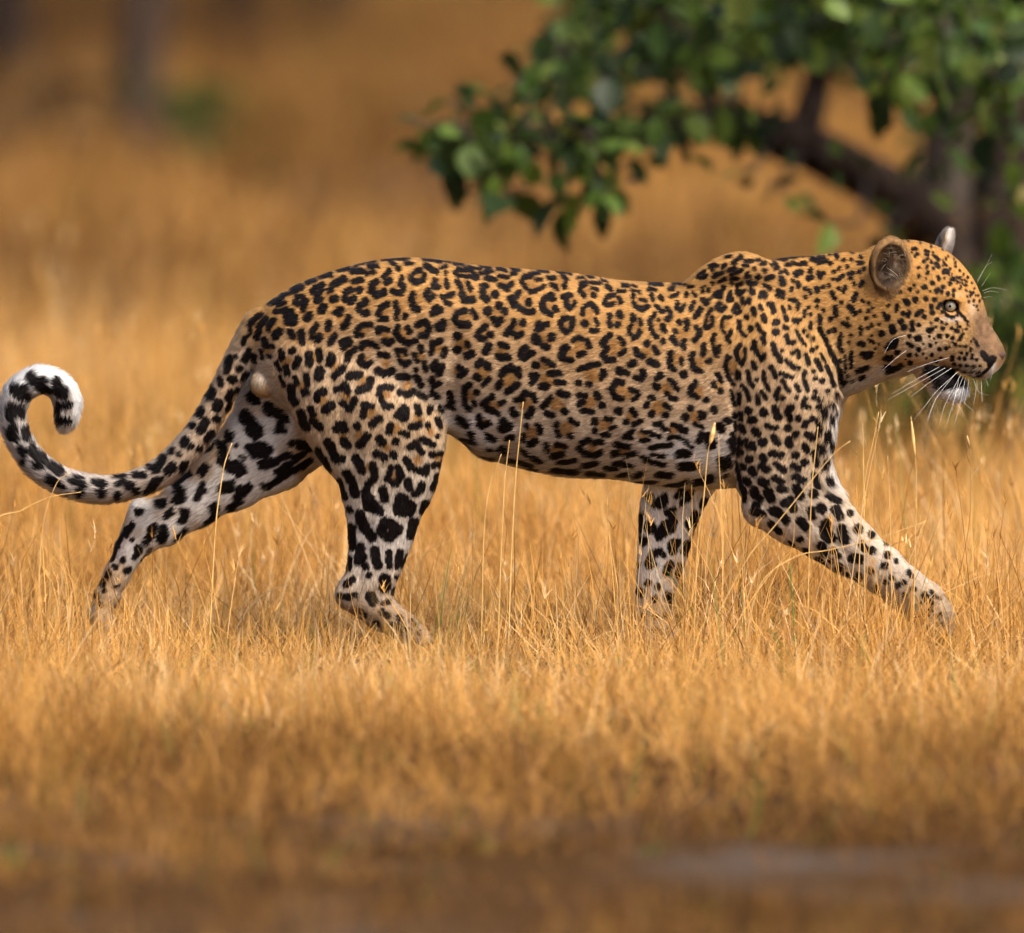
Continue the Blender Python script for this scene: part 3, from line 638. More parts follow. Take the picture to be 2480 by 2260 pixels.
('main', 1700, 880, 3.81): """16,34:2.5;10,38:2.3;20,30 20,31:1.5;20,35 20,40:1;23,29 24,33:1.4;38,28:3;28,27:2.5;30,33 32,33:2.5;45,25 46,28:2;47,31:2.5;55,25:2.5;53,28 55,32:1.8;60,31 60,33:1.5;64,36 65,34:2;69,32:1.7;72,34 74,38 73,42:1.7;73,25 77,27 77,31:1.8;82,31 82,36:1.3;85,29:.9;85,19:1.2
24,38 25,40:2;33,40 34,41:2.6;41,37 46,38:2;53,38:2.4;58,42:2.2;66,42 69,44:2.2;79,41 79,46:2;82,48 82,52:1.3;23,46 24,49:1.5;27,46:1.5;28,50 32,51 31,48:1.8;b29,48:.8;37,47:3;44,44 47,47:2.2;54,46 54,48:2.6;64,50 65,52:2.1;74,50 76,53:2.5;70,54 72,61:1.8;24,54:1.6;29,58:2.4;37,56 39,58:2;43,54 49,55:2.3;58,55:2.5
64,60:2.6;79,60 77,64:2;25,62 26,64:1.5;31,65 32,67:2.6;37,62 40,64:2.5;46,61 51,65:2.2;57,62 60,64:2;58,69 63,71:2.2;70,68 73,75:2;80,71 81,74:2.2;27,71 29,73:2;37,72 39,73:3;45,70 50,72:2.2;48,76 52,77:2;59,76 61,81:3;70,80:2.8;79,81 86,85:1.8;26,77 26,85:1.4;32,78 33,81:2.6;36,83:2;41,79 43,83:3;51,86 55,84 57,89:2.5
74,89:2.7;83,90:2;21,60 23,70 25,78:1.2;17,48 19,55:1.4;18,42 20,48:1;22,50 22,57:.8;16,60:2""",  # the last strokes paint the shaded armpit crease, not coat spots
('main', 1800, 1000, 3.702): """8,57 6,62 11,63:2.6;18,61 23,63 27,67:2.8;17,70 23,75:2;36,67 40,72:2.5;53,70 53,77 56,79:3.5;63,73 65,80:3;74,73:3;83,77:2.2;69,63:2;60,60 62,65:2.6;51,60:2.8;43,60 44,65:2.2;93,83:1.6;50,84 52,89:2.5;58,87:2.3;61,91:1.8;83,87:2.5;93,90:2.4;76,83 78,86:2;70,92 75,93:2.8;48,93 51,96:1.5;62,99:3;91,97:2.6;99,94:1.5;82,100:2.2;74,105:2.5
86,112 87,114:2;107,101 109,104:1.5;96,105:1.8;104,116:1.5;117,116 119,119:2.2;121,125:1.8;112,130:2;29,82 32,85:1.2;40,87 41,91:1.6;36,80:2;122,114 124,117:1.2;127,118:1;118,137:1.8;125,130:1.4;100,110:2;110,112:1.8;122,121:1.5;128,128:1.5;118,128:1.8;115,122:1.3;66,104:1.8;56,94:1.6;104,108:1.6;92,108:1.8;128,135:1.5""",
('head', 1980, 520, 2.722): """83,29 86,29:1.3;87,33:1.4;85,35:.9;82,32:.7;94,30 97,31:1;94,33 97,34:.9;96,37:1.2;103,36 106,38:1.2;93,39:1.5;99,40:1.2;104,41:1.4;95,44:1.5;106,44:1.6;88,45:1.2;96,49:1.8;101,46:1;111,48 114,49:2;116,46:.9;111,41 113,43:1;121,41:.8;121,44:1;125,48:1;88,52:1.5;94,54:.8;105,53 106,55:1.5;111,54:1;118,55:1.8;124,54:.8;100,58:1.9;84,60:1.2;93,62:2.3;80,64:2
104,65 105,64:2.2;110,62:2;116,59:2;119,65:1.7;108,66:1.5;114,68:1.8;119,69:1.2;87,66:1.2;98,65:.8;71,66:1.5;123,58:.9;130,61:1;136,59:.8;132,54:1;128,51:.9;136,68 134,70:.9;140,70:.8;137,74:1;133,75:.9;145,73:.8;130,65:.8;126,62:.8;110,30:.6;115,35:.6;100,27:.7;90,24:.6;80,22:.7;120,38:.6;85,73:2.9;76,74 78,76:2.4;94,72:2;102,73:2.2;99,79:2.3;100,84:2;105,80 107,76:1.5;108,84:1.2
61,78:1.7;69,78 68,82:1.6;57,85:1.8;49,87:1.4;74,85:2;79,84 78,87:1.9;86,86 90,83:2.1;93,88:2.2;104,90:2;60,89:2.7;72,92:2.5;75,97:2.5;64,97 65,101:2.9;82,93 82,99:2.1;88,95:1.8;99,93:1.1;108,93:1.2;112,94:1.1;97,100:2.6;99,99:2.4;109,98:1.8;117,98:1.5;122,101:1.4;120,100:1;124,97:1;130,99:1;103,97:1;55,103:3;80,105:1.7;87,107:3;106,105:2.3;113,105:1.9;118,107:1.7;127,104 125,108:1.5
47,96:1.6;53,95:.9;43,83:1.4;44,76:1.4;47,80:.9;42,90:1.3;39,75:1;36,83:1;43,98:1.2;47,105:.9;36,112 39,113:2;45,110 48,111:1.6;53,113:1;65,110 68,109 66,115 60,116 64,112:2;78,111 82,114:1.7;50,117:1.2;69,120:2.1;80,122:1.9;88,117:2.1;92,112:1;98,113:1.7;103,111:.8;107,117:1.8;112,116:1.3;115,115:1;120,113:1.5;100,122:1.7;86,122:1.2;81,130:2.2;58,126 64,124 62,128:1.9;39,122 46,122 42,124:2.5
60,134 68,136 73,133 66,137 62,138:2.6;76,126:.8;92,121:.8;95,125:.7;108,125:1;104,128:1.2;97,105:.8;101,107:.8;34,137 38,137 43,134:2;37,144 41,143:1.5;26,142:1.5;30,147:1;24,147 22,150:1.6;118,124:1;124,125:1.2;129,125:1.3;135,125:1.3;139,126:1;126,120:1;131,121:.9;136,122:.8;120,131:1;125,132:1;131,132:1.2;136,132:1;142,132:1;123,136:.8;129,137:.9;135,137:.9;140,137:.8;128,141:.7;136,141:.6;141,140:.5
118,127:.8;139,110 140,114:1;128,114:.7;125,114:.6;137,108:.7;107,78 112,74.3 118,74.5 122,78 123,84 127,88 131,92:1.3;109,80 112,86 117,88.5 122,87:1.1;144,120 149,125 153,128 151,131:1.7;145,121 151,128:2.2;150,125 155,124.5:1.7;151,129 154,126:1.7;110,43:0.6;126,61:0.5;101,45:0.6;110,50:0.7;136,68:0.7;106,42:0.8;122,59:0.7;103,44:0.7;113,37:0.8;120,56:0.8;131,71:0.6;134,66:0.8;138,64:0.5;109,49:0.7;127,56:0.7;117,46:0.7;125,64:0.7;140,79:0.8;129,56:0.8;141,82:0.7;131,58:0.8;125,53:0.5;137,78:0.5;134,66:0.6;113,49:0.8;102,41:0.5;131,61:0.8;142,75:0.8;113,38:0.7;101,34:0.6;126,53:0.5;137,67:0.8;139,70:0.7;122,57:0.7;124,58:0.8;122,53:0.8;110,38:0.8;122,55:0.5;118,51:0.5;126,61:0.5;127,59:0.7;115,51:0.8;101,32:0.7;141,70:0.7;125,55:0.6;113,43:0.7;123,102:0.5;118,107:0.5;124,98:0.6;122,97:0.5;131,95:0.4;124,114:0.5;133,96:0.4;130,115:0.5;122,95:0.5;121,113:0.6;121,99:0.6;130,113:0.4;120,100:0.5;123,101:0.5;126,103:0.6;121,92:0.6;134,118:0.5;135,116:0.4;131,114:0.5;127,100:0.4;122,94:0.5;123,113:0.4;134,110:0.6;134,115:0.5;118,111:0.4;123,109:0.5;96,136 104,145 110,150:4.2;100,135 112,138 124,143:3.5;106,150 118,149 130,148:3.6;110,142 122,145:4;127,143 131,150:2;150,134 143,141 134,143:.7""",
}
# ------------------------------------------------------------------ leopard: a solid body from blended volumes
# All leopard volumes are given in the reference grid (x right, p down, y lateral: negative towards the viewer's side).
TORSO = np.array([  # x, top, bottom, half width
 (598, 795, 850, 12), (620, 764, 905, 50), (650, 733, 950, 86), (700, 699, 990, 116), (770, 669, 1020, 136), (860, 641, 1028, 148), (990, 624, 1030, 155),
 (1060, 629, 1035, 156), (1123, 638, 1070, 158), (1165, 643, 1104, 160), (1230, 648, 1122, 164), (1296, 653, 1139, 168), (1361, 658, 1151, 172), (1427, 667, 1155, 175),
 (1492, 677, 1158, 176), (1557, 682, 1168, 175), (1640, 684, 1177, 168), (1740, 676, 1180, 156), (1820, 664, 1172, 142), (1900, 655, 1150, 124), (1970, 690, 1110, 96), (2015, 770, 1060, 58), (2034, 860, 1000, 18)], float)
HEADST = np.array([  # u along the head, top, bottom, half width
 (-125, 660, 840, 50), (-90, 604, 890, 92), (-40, 584, 903, 108), (0, 579, 903, 112), (40, 585, 898, 113), (80, 598, 893, 104), (114, 618, 893, 88), (143, 645, 898, 72), (166, 676, 902, 61),
 (182, 713, 908, 58), (195, 757, 910, 56), (210, 788, 904, 52), (222, 806, 894, 46), (232, 823, 880, 37), (238, 835, 868, 27), (241.5, 845, 858, 12)], float)
YAW = math.radians(20)
HX = 2200.0


def dens(st, n=240):
    x = st[:, 0]
    q = np.linspace(x[0], x[-1], n)
    out = [q]
    for c in range(1, st.shape[1]):
        y = st[:, c]
        m = np.gradient(y, x)
        i = np.clip(np.searchsorted(x, q) - 1, 0, len(x) - 2)
        h = x[i + 1] - x[i]
        t = (q - x[i]) / h
        out.append((2 * t**3 - 3 * t**2 + 1) * y[i] + (t**3 - 2 * t**2 + t) * h * m[i] + (-2 * t**3 + 3 * t**2) * y[i + 1] + (t**3 - t**2) * h * m[i + 1])
    return np.stack(out, 1)


def smin(a, b, k):
    h = np.clip(0.5 + 0.5 * (b - a) / k, 0, 1)
    return b * (1 - h) + a * h - k * h * (1 - h)


class StackX:
    """volume given by top/bottom profile and half width along x"""
    def __init__(s, st, n=2.25, head=False):
        s.d = dens(st); s.n = n; s.head = head
        x0, x1 = st[0, 0], st[-1, 0]
        if head: s.box = (2030, 2450, -190, 190, st[:, 1].min(), st[:, 2].max())
        else: s.box = (x0, x1, -st[:, 3].max(), st[:, 3].max(), st[:, 1].min(), st[:, 2].max())

    def __call__(s, X, Y, P):
        if s.head:
            cx, sx = math.cos(YAW), math.sin(YAW)
            U = (X - HX) * cx - Y * sx
            Y = (X - HX) * sx + Y * cx
            X = U
        d = s.d
        top, bot, w = (np.interp(X, d[:, 0], d[:, k]) for k in (1, 2, 3))
        h = np.maximum((bot - top) / 2, 3); c = (top + bot) / 2
        w = np.maximum(w, 3)
        a = np.abs((P - c) / h)
        if s.head:                                     # the snout narrows towards its top
            w = w * (1 - 0.30 * np.clip(-(P - c) / h, -.4, 1) * np.clip((X - 60) / 100, 0, 1))
        b = np.abs(Y / w)
        f = ((a**s.n + b**s.n)**(1 / s.n) - 1) * np.minimum(h, w)
        return np.maximum(f, np.maximum(d[0, 0] - X, X - d[-1, 0]))


class StackP:
    """a limb given row by row: p, centre x, half width x, lateral centre, lateral half width"""
    def __init__(s, st):
        st = np.array(st, float)
        s.d = dens(st)
        s.box = ((st[:, 1] - st[:, 2]).min(), (st[:, 1] + st[:, 2]).max(), (st[:, 3] - st[:, 4]).min(), (st[:, 3] + st[:, 4]).max(), st[0, 0], st[-1, 0])

    def __call__(s, X, Y, P):
        d = s.d
        xc, hx, yc, hy = (np.interp(P, d[:, 0], d[:, k]) for k in (1, 2, 3, 4))
        hx = np.maximum(hx, 2); hy = np.maximum(hy, 2)
        f = (np.sqrt(((X - xc) / hx)**2 + ((Y - yc) / hy)**2) - 1) * np.minimum(hx, hy)
        return np.maximum(f, np.maximum(d[0, 0] - P, P - d[-1, 0]))


class Chain:
    """tapered limb along a bent axis: x, p, lateral y, radius in side view, lateral radius"""
    def __init__(s, st, k=8):
        s.st = np.array(st, float); s.k = k
        t = s.st
        s.box = ((t[:, 0] - t[:, 3]).min(), (t[:, 0] + t[:, 3]).max(), (t[:, 2] - t[:, 4]).min(), (t[:, 2] + t[:, 4]).max(), (t[:, 1] - t[:, 3]).min(), (t[:, 1] + t[:, 3]).max())

    def __call__(s, X, Y, P):
        f = None
        for a, b in zip(s.st[:-1], s.st[1:]):
            dx, dp = b[0] - a[0], b[1] - a[1]
            t = np.clip(((X - a[0]) * dx + (P - a[1]) * dp) / (dx * dx + dp * dp + 1e-9), 0, 1)
            din2 = (X - a[0] - t * dx)**2 + (P - a[1] - t * dp)**2
            r = a[3] + t * (b[3] - a[3]); rl = a[4] + t * (b[4] - a[4]); yc = a[2] + t * (b[2] - a[2])
            g = (np.sqrt(din2 / r**2 + ((Y - yc) / rl)**2) - 1) * np.minimum(r, rl)
            f = g if f is None else smin(f, g, s.k)
        return f


class Ell:
    """ellipsoid; rot is a lateral turn about the vertical and a tilt in side view"""
    def __init__(s, c, r, yaw=0.0, tilt=0.0):
        s.c, s.r, s.yaw, s.tilt = c, r, yaw, tilt
        m = max(r)
        s.box = (c[0] - m, c[0] + m, c[1] - m, c[1] + m, c[2] - m, c[2] + m)

    def __call__(s, X, Y, P):
        x, y, p = X - s.c[0], Y - s.c[1], P - s.c[2]
        if s.yaw:
            cy, sy = math.cos(s.yaw), math.sin(s.yaw)
            x, y = x * cy - y * sy, x * sy + y * cy
        if s.tilt:
            ct, stt = math.cos(s.tilt), math.sin(s.tilt)
            x, p = x * ct + p * stt, -x * stt + p * ct
        return (np.sqrt((x / s.r[0])**2 + (y / s.r[1])**2 + (p / s.r[2])**2) - 1) * min(s.r)


def hpt(u, v, p):
    """head coordinates (forward, lateral) to the body grid"""
    cx, sx = math.cos(YAW), math.sin(YAW)
    return (HX + u * cx + v * sx, -u * sx + v * cx, p)


TAILC = [(640, 800, 0, 55, 60), (585, 868, -4, 36, 40), (528, 972, -12, 31, 34), (482, 1050, -20, 32, 32), (434, 1106, -26, 32, 30), (383, 1148, -30, 31, 29), (325, 1172, -32, 28, 27), (263, 1184, -32, 29, 27), (205, 1179, -32, 29, 27),
         (150, 1162, -32, 28, 27), (97, 1129, -32, 28, 26), (58, 1080, -32, 26, 25), (37, 1035, -32, 26, 25), (33, 992, -32, 27, 25), (48, 948, -32, 29, 26), (93, 919, -32, 29, 26), (140, 931, -32, 29, 26), (163, 966, -32, 29, 25), (164, 1004, -32, 25, 22), (160, 1020, -32, 17, 16)]
TAILC = np.concatenate([catmull(TAILC, 3)])

# (name, volume, blend width, layer, way the hair lies (x, y, up))
PRIMS = [
    ('torso', StackX(TORSO), 1, 'main', (-1, 0, -.22)),
    ('neck', Chain([(1850, 834, 0, 176, 120), (1930, 807, 0, 173, 112), (2000, 792, 0, 167, 102), (2060, 775, -6, 157, 97), (2115, 762, -14, 150, 95)], 20), 34, 'main', (-1, 0, -.25)),
    ('near_shoulder', StackP([(668, 1815, 40, -60, 12), (720, 1826, 100, -74, 34), (800, 1850, 146, -94, 55), (900, 1884, 148, -108, 64), (1000, 1899, 129, -114, 64), (1100, 1895, 120, -112, 60), (1167, 1902, 112, -110, 54), (1215, 1925, 92, -108, 48), (1262, 1930, 45, -108, 30)]), 22, 'main', (-.35, 0, -1)),
    ('near_shoulder_blade', Chain(catmull([(1668, 712, -42, 24, 26), (1722, 676, -50, 34, 30), (1775, 654, -52, 37, 32), (1815, 656, -52, 37, 32), (1875, 692, -55, 42, 34)], 4), 16), 20, 'main', (-1, 0, -.1)),
    ('near_forearm', Chain([(1890, 1150, -110, 110, 56), (1935, 1213, -110, 104, 52), (1994, 1266, -110, 82, 46), (2052, 1315, -112, 69, 41), (2128, 1369, -114, 57, 37), (2188, 1418, -115, 52, 38), (2232, 1452, -115, 53, 46), (2258, 1486, -115, 50, 52), (2268, 1516, -115, 38, 50)], 10), 14, 'main', (.75, 0, -.6)),
    ('near_elbow', Ell((1838, -108, 1230), (38, 34, 34)), 26, 'main', (.4, 0, -.8)),
    ('far_shoulder', StackP([(720, 1780, 70, 80, 30), (900, 1790, 110, 108, 50), (1050, 1720, 110, 104, 50), (1140, 1672, 104, 92, 46)]), 24, 'main', (-.3, 0, -1)),
    ('far_foreleg', StackP([(1020, 1700, 60, 86, 36), (1110, 1668, 98, 84, 46), (1180, 1650, 93, 80, 44), (1212, 1636, 85, 79, 42), (1251, 1624, 78, 78, 40), (1304, 1614, 70, 78, 37), (1357, 1606, 63, 78, 35), (1410, 1595, 54, 78, 33), (1463, 1584, 47, 78, 33), (1516, 1580, 43, 78, 36), (1545, 1585, 46, 78, 40), (1568, 1590, 36, 78, 34)]), 16, 'farfore', (0, 0, -1)),
    ('far_forepaw', Ell((1606, 78, 1548), (56, 42, 26)), 16, 'farfore', (.6, 0, -.5)),
    ('near_thigh', StackP([(740, 800, 60, -72, 26), (830, 812, 136, -84, 58), (900, 842, 164, -90, 72), (982, 888, 186, -96, 77), (1038, 905, 179, -97, 73), (1116, 925, 146, -96, 65), (1162, 940, 122, -95, 58), (1205, 937, 109, -94, 52), (1244, 931, 95, -94, 46), (1286, 926, 83, -93, 41), (1325, 920, 76, -92, 37),
                           (1371, 908, 70, -92, 34), (1406, 894, 71, -92, 32), (1438, 889, 66, -92, 30), (1462, 886, 48, -92, 26), (1480, 886, 24, -92, 16)]), 26, 'main', (-.12, 0, -1)),
    ('near_foot', Chain([(852, 1436, -92, 36, 28), (925, 1478, -92, 42, 34), (980, 1513, -92, 34, 44), (1016, 1534, -92, 24, 46)], 10), 14, 'main', (.8, 0, -.4)),
    *[('near_toe', Ell((1028 - 4 * abs(i - 1.5), -92 + (i - 1.5) * 24, 1540), (22, 12.5, 16)), 5, 'main', (.8, 0, -.4)) for i in range(4)],
    *[('near_fore_toe', Ell((2284 - 4 * abs(i - 1.5), -115 + (i - 1.5) * 26, 1512), (21, 13.5, 24)), 5, 'main', (.6, 0, -.8)) for i in range(4)],
    ('far_thigh', Chain([(800, 850, 76, 140, 62), (715, 1000, 84, 142, 62), (648, 1085, 88, 114, 54), (560, 1150, 90, 89, 45), (470, 1215, 92, 67, 38), (398, 1268, 92, 56, 33), (352, 1292, 92, 50, 31)], 12), 26, 'farhind', (-.8, 0, -.5)),
    ('far_hock', Ell((338, 92, 1246), (30, 26, 30)), 22, 'farhind', (-.6, 0, -.8)),
    ('far_foot', Chain([(345, 1285, 92, 46, 29), (312, 1338, 92, 36, 27), (281, 1398, 92, 31, 27), (256, 1450, 92, 31, 33), (238, 1500, 92, 28, 42), (258, 1530, 92, 22, 42)], 10), 16, 'farhind', (-.5, 0, -.9)),
    ('tail', Chain(TAILC, 6), 16, 'tail', None),
    ('scrotum', Ell((640, -36, 925), (34, 35, 35)), 10, 'plain', (0, 0, -1)),
    ('head', StackX(HEADST, 2.15, True), 26, 'head', None),
    ('cheek_near', Ell(hpt(38, -80, 800), (74, 44, 74)), 30, 'head', None),
    ('cheek_far', Ell(hpt(38, 80, 800), (74, 44, 74)), 30, 'head', None),
    ('brow_near', Ell(hpt(121, -62, 714), (36, 18, 14.5), YAW, .30), 16, 'head', None),
    ('brow_far', Ell(hpt(120, 60, 710), (36, 17, 13), YAW, .35), 12, 'head', None),
    ('lid_near', Ell(hpt(122, -61, 758), (28, 13, 8), YAW, .35), 9, 'head', None),
    ('lid_far', Ell(hpt(122, 61, 758), (28, 13, 8), YAW, .35), 9, 'head', None),
    ('pad_near', Ell(hpt(182, -32, 868), (44, 30, 36), YAW), 16, 'head', None),
    ('pad_far', Ell(hpt(182, 32, 868), (44, 30, 36), YAW), 16, 'head', None),
    ('jaw', Chain([(2205, 862, -14, 26, 68), (2248, 890, -28, 31, 60), (2284, 921, -38, 36, 48), (2310, 937, -45, 32, 40)], 12), 6, 'head', None),
    ('ear_near', Ell((2149, -107, 634), (54, 27, 72), -.35, .16), 20, 'ear', (0, 0, 1)),
    ('ear_far', Ell((2287, 84, 604), (15, 38, 47), 0, .32), 8, 'ear', (.4, 0, 1)),
]
CARVES = [  # cut away after everything is joined
    (Ell((2157, -135, 640), (42, 36, 57), -.35, .18), 4),
    (Ell((2136, -136, 656), (20, 40, 26)), 5),
    (Chain([(2290, 899, -120, 3, 66), (2330, 908, -120, 5, 66), (2352, 914, -110, 8, 70)], 4), 4),
    (Ell(hpt(127, -66, 735), (19, 15, 15), YAW), 6),
    (Ell(hpt(127, 66, 735), (19, 15, 15), YAW), 6),
]


def build_field():
    C = 4.0
    ax = np.arange(-20, 2452, C); ay = np.arange(-204, 204, C); ap = np.arange(540, 1600, C)
    F = np.full((len(ax), len(ay), len(ap)), 60.0, np.float32)
    M = 44

    def sl(box):
        r = []
        for a, lo, hi in ((ax, box[0], box[1]), (ay, box[2], box[3]), (ap, box[4], box[5])):
            i = max(0, np.searchsorted(a, lo - M)); j = min(len(a), np.searchsorted(a, hi + M))
            r.append(slice(i, j))
        return tuple(r)
    for name, vol, k, layer, fl in PRIMS:
        s = sl(vol.box)
        X = ax[s[0]][:, None, None].astype(np.float32); Y = ay[s[1]][None, :, None].astype(np.float32); P = ap[s[2]][None, None, :].astype(np.float32)
        F[s] = smin(F[s], np.broadcast_to(vol(X, Y, P), F[s].shape).astype(np.float32), k)
    for vol, k in CARVES:
        s = sl(vol.box)
        X = ax[s[0]][:, None, None]; Y = ay[s[1]][None, :, None]; P = ap[s[2]][None, None, :]
        F[s] = -smin(-F[s], vol(X, Y, P), k)
    F += 2.0                                            # leave room for the fur
    return ax, ay, ap, F, C


def surface_nets(ax, ay, ap, F, C):
    ins = F < 0
    nx, ny, nz = F.shape
    cs = np.zeros((nx - 1, ny - 1, nz - 1), np.int8)
    for i in (0, 1):
        for j in (0, 1):
            for k in (0, 1):
                cs += ins[i:nx - 1 + i, j:ny - 1 + j, k:nz - 1 + k]
    act = (cs > 0) & (cs < 8)
    I, J, K = np.nonzero(act)
    vid = np.full(act.shape, -1, np.int32)
    vid[I, J, K] = np.arange(len(I))
    cor = [(i, j, k) for i in (0, 1) for j in (0, 1) for k in (0, 1)]
    acc = np.zeros((len(I), 3)); cnt = np.zeros(len(I))
    val = {c: F[I + c[0], J + c[1], K + c[2]] for c in cor}
    for a in cor:
        for d in range(3):
            if a[d]: continue
            b = list(a); b[d] = 1; b = tuple(b)
            va, vb = val[a], val[b]
            m = (va < 0) != (vb < 0)
            t = np.where(m, va / np.where(m, va - vb, 1), 0)
            p = np.zeros((len(I), 3)); p[:] = a
            p[:, d] += t
            acc[m] += p[m]; cnt[m] += 1
    v = acc / cnt[:, None] + np.stack([I, J, K], 1)
    quads = []
    for d in range(3):
        e, f = (d + 1) % 3, (d + 2) % 3
        A = np.moveaxis(ins, (d, e, f), (0, 1, 2)); W = np.moveaxis(vid, (d, e, f), (0, 1, 2))
        ch = A[:-1, 1:-1, 1:-1] != A[1:, 1:-1, 1:-1]
        a, b, c = np.nonzero(ch)
        up = A[:-1, 1:-1, 1:-1][a, b, c]
        b, c = b + 1, c + 1
        q = np.stack([W[a, b - 1, c - 1], W[a, b, c - 1], W[a, b, c], W[a, b - 1, c]], 1)
        q[~up] = q[~up][:, ::-1]
        quads.append(q)
    Q = np.concatenate(quads)
    V = np.stack([ax[0] + v[:, 0] * C, ay[0] + v[:, 1] * C, ap[0] + v[:, 2] * C], 1)
    return V, Q[:, ::-1]                                 # p points down: flip the winding


def vert_mean(Q, n, A):
    """average of the neighbours along the quad edges"""
    E = np.concatenate([Q[:, [0, 1]], Q[:, [1, 2]], Q[:, [2, 3]], Q[:, [3, 0]]])
    deg = np.bincount(E[:, 0], minlength=n) + np.bincount(E[:, 1], minlength=n)
    out = np.stack([np.bincount(E[:, 0], A[E[:, 1], c], n) + np.bincount(E[:, 1], A[E[:, 0], c], n) for c in range(A.shape[1])], 1)
    return out / np.maximum(deg, 1)[:, None]


def normals(V, Q):
    n = np.cross(V[Q[:, 2]] - V[Q[:, 0]], V[Q[:, 3]] - V[Q[:, 1]])
    N = np.zeros_like(V)
    for k in range(4):
        for c in range(3):
            N[:, c] += np.bincount(Q[:, k], n[:, c], len(V))
    return N / (np.linalg.norm(N, axis=1)[:, None] + 1e-9)


# ---- coat colour
W_, H0, H1 = 2480, 540, 1610


def raster():
    R = {}
    for (layer, x0, y0, u), txt in SPOTS.items():
        if layer not in R:
            R[layer] = [np.full((H1 - H0, W_), 30, np.float32), np.full((H1 - H0, W_), 30, np.float32)]
        for it in txt.replace('\n', ';').split(';'):
            b = it.startswith('b')
            pts, r = it.lstrip('b').split(':')
            pts = np.array([[float(q) for q in p.split(',')] for p in pts.split()]) * u + (x0, y0)
            r = float(r) * u
            if len(pts) == 1: pts = np.concatenate([pts, pts + .1])
            xa, ya = np.maximum((pts.min(0) - r - 14).astype(int), (0, H0)); xb, yb = np.minimum((pts.max(0) + r + 15).astype(int), (W_, H1))
            if xb <= xa or yb <= ya: continue
            X, Y = np.meshgrid(np.arange(xa, xb), np.arange(ya, yb))
            D = np.full(X.shape, 1e9)
            for p, q in zip(pts[:-1], pts[1:]):
                d = q - p
                t = np.clip(((X - p[0]) * d[0] + (Y - p[1]) * d[1]) / (d @ d), 0, 1)
                D = np.minimum(D, np.hypot(X - p[0] - t * d[0], Y - p[1] - t * d[1]))
            A = R[layer][1 if b else 0]
            v = A[ya - H0:yb - H0, xa:xb]
            np.minimum(v, D - r, out=v)
    R['main'][0] = np.minimum(R['main'][0], R['head'][0])
    R['head'] = R['main']
    R['main'][0][:, 540:665] = np.minimum(R['main'][0][:, 540:665], R['tail'][0][:, 540:665])
    # the tail root and the rump share their marks
    R['tail'][0][:, 545:] = np.minimum(R['tail'][0][:, 545:], R['main'][0][:, 545:])
    return R


def lerp_stops(t, stops):
    t = np.asarray(t)
    x = [s[0] for s in stops]
    return np.stack([np.interp(t, x, [s[1][c] for s in stops]) for c in range(3)], -1)


def mixc(a, b, f):
    f = np.clip(f, 0, 1)[:, None]
    return a * (1 - f) + np.asarray(b) * f


def sstep(a, b, x):
    t = np.clip((x - a) / (b - a), 0, 1)
    return t * t * (3 - 2 * t)


C_BACK, C_MID, C_LOW, C_WHITE = (.45, .245, .082), (.46, .305, .172), (.53, .435, .34), (.76, .73, .71)


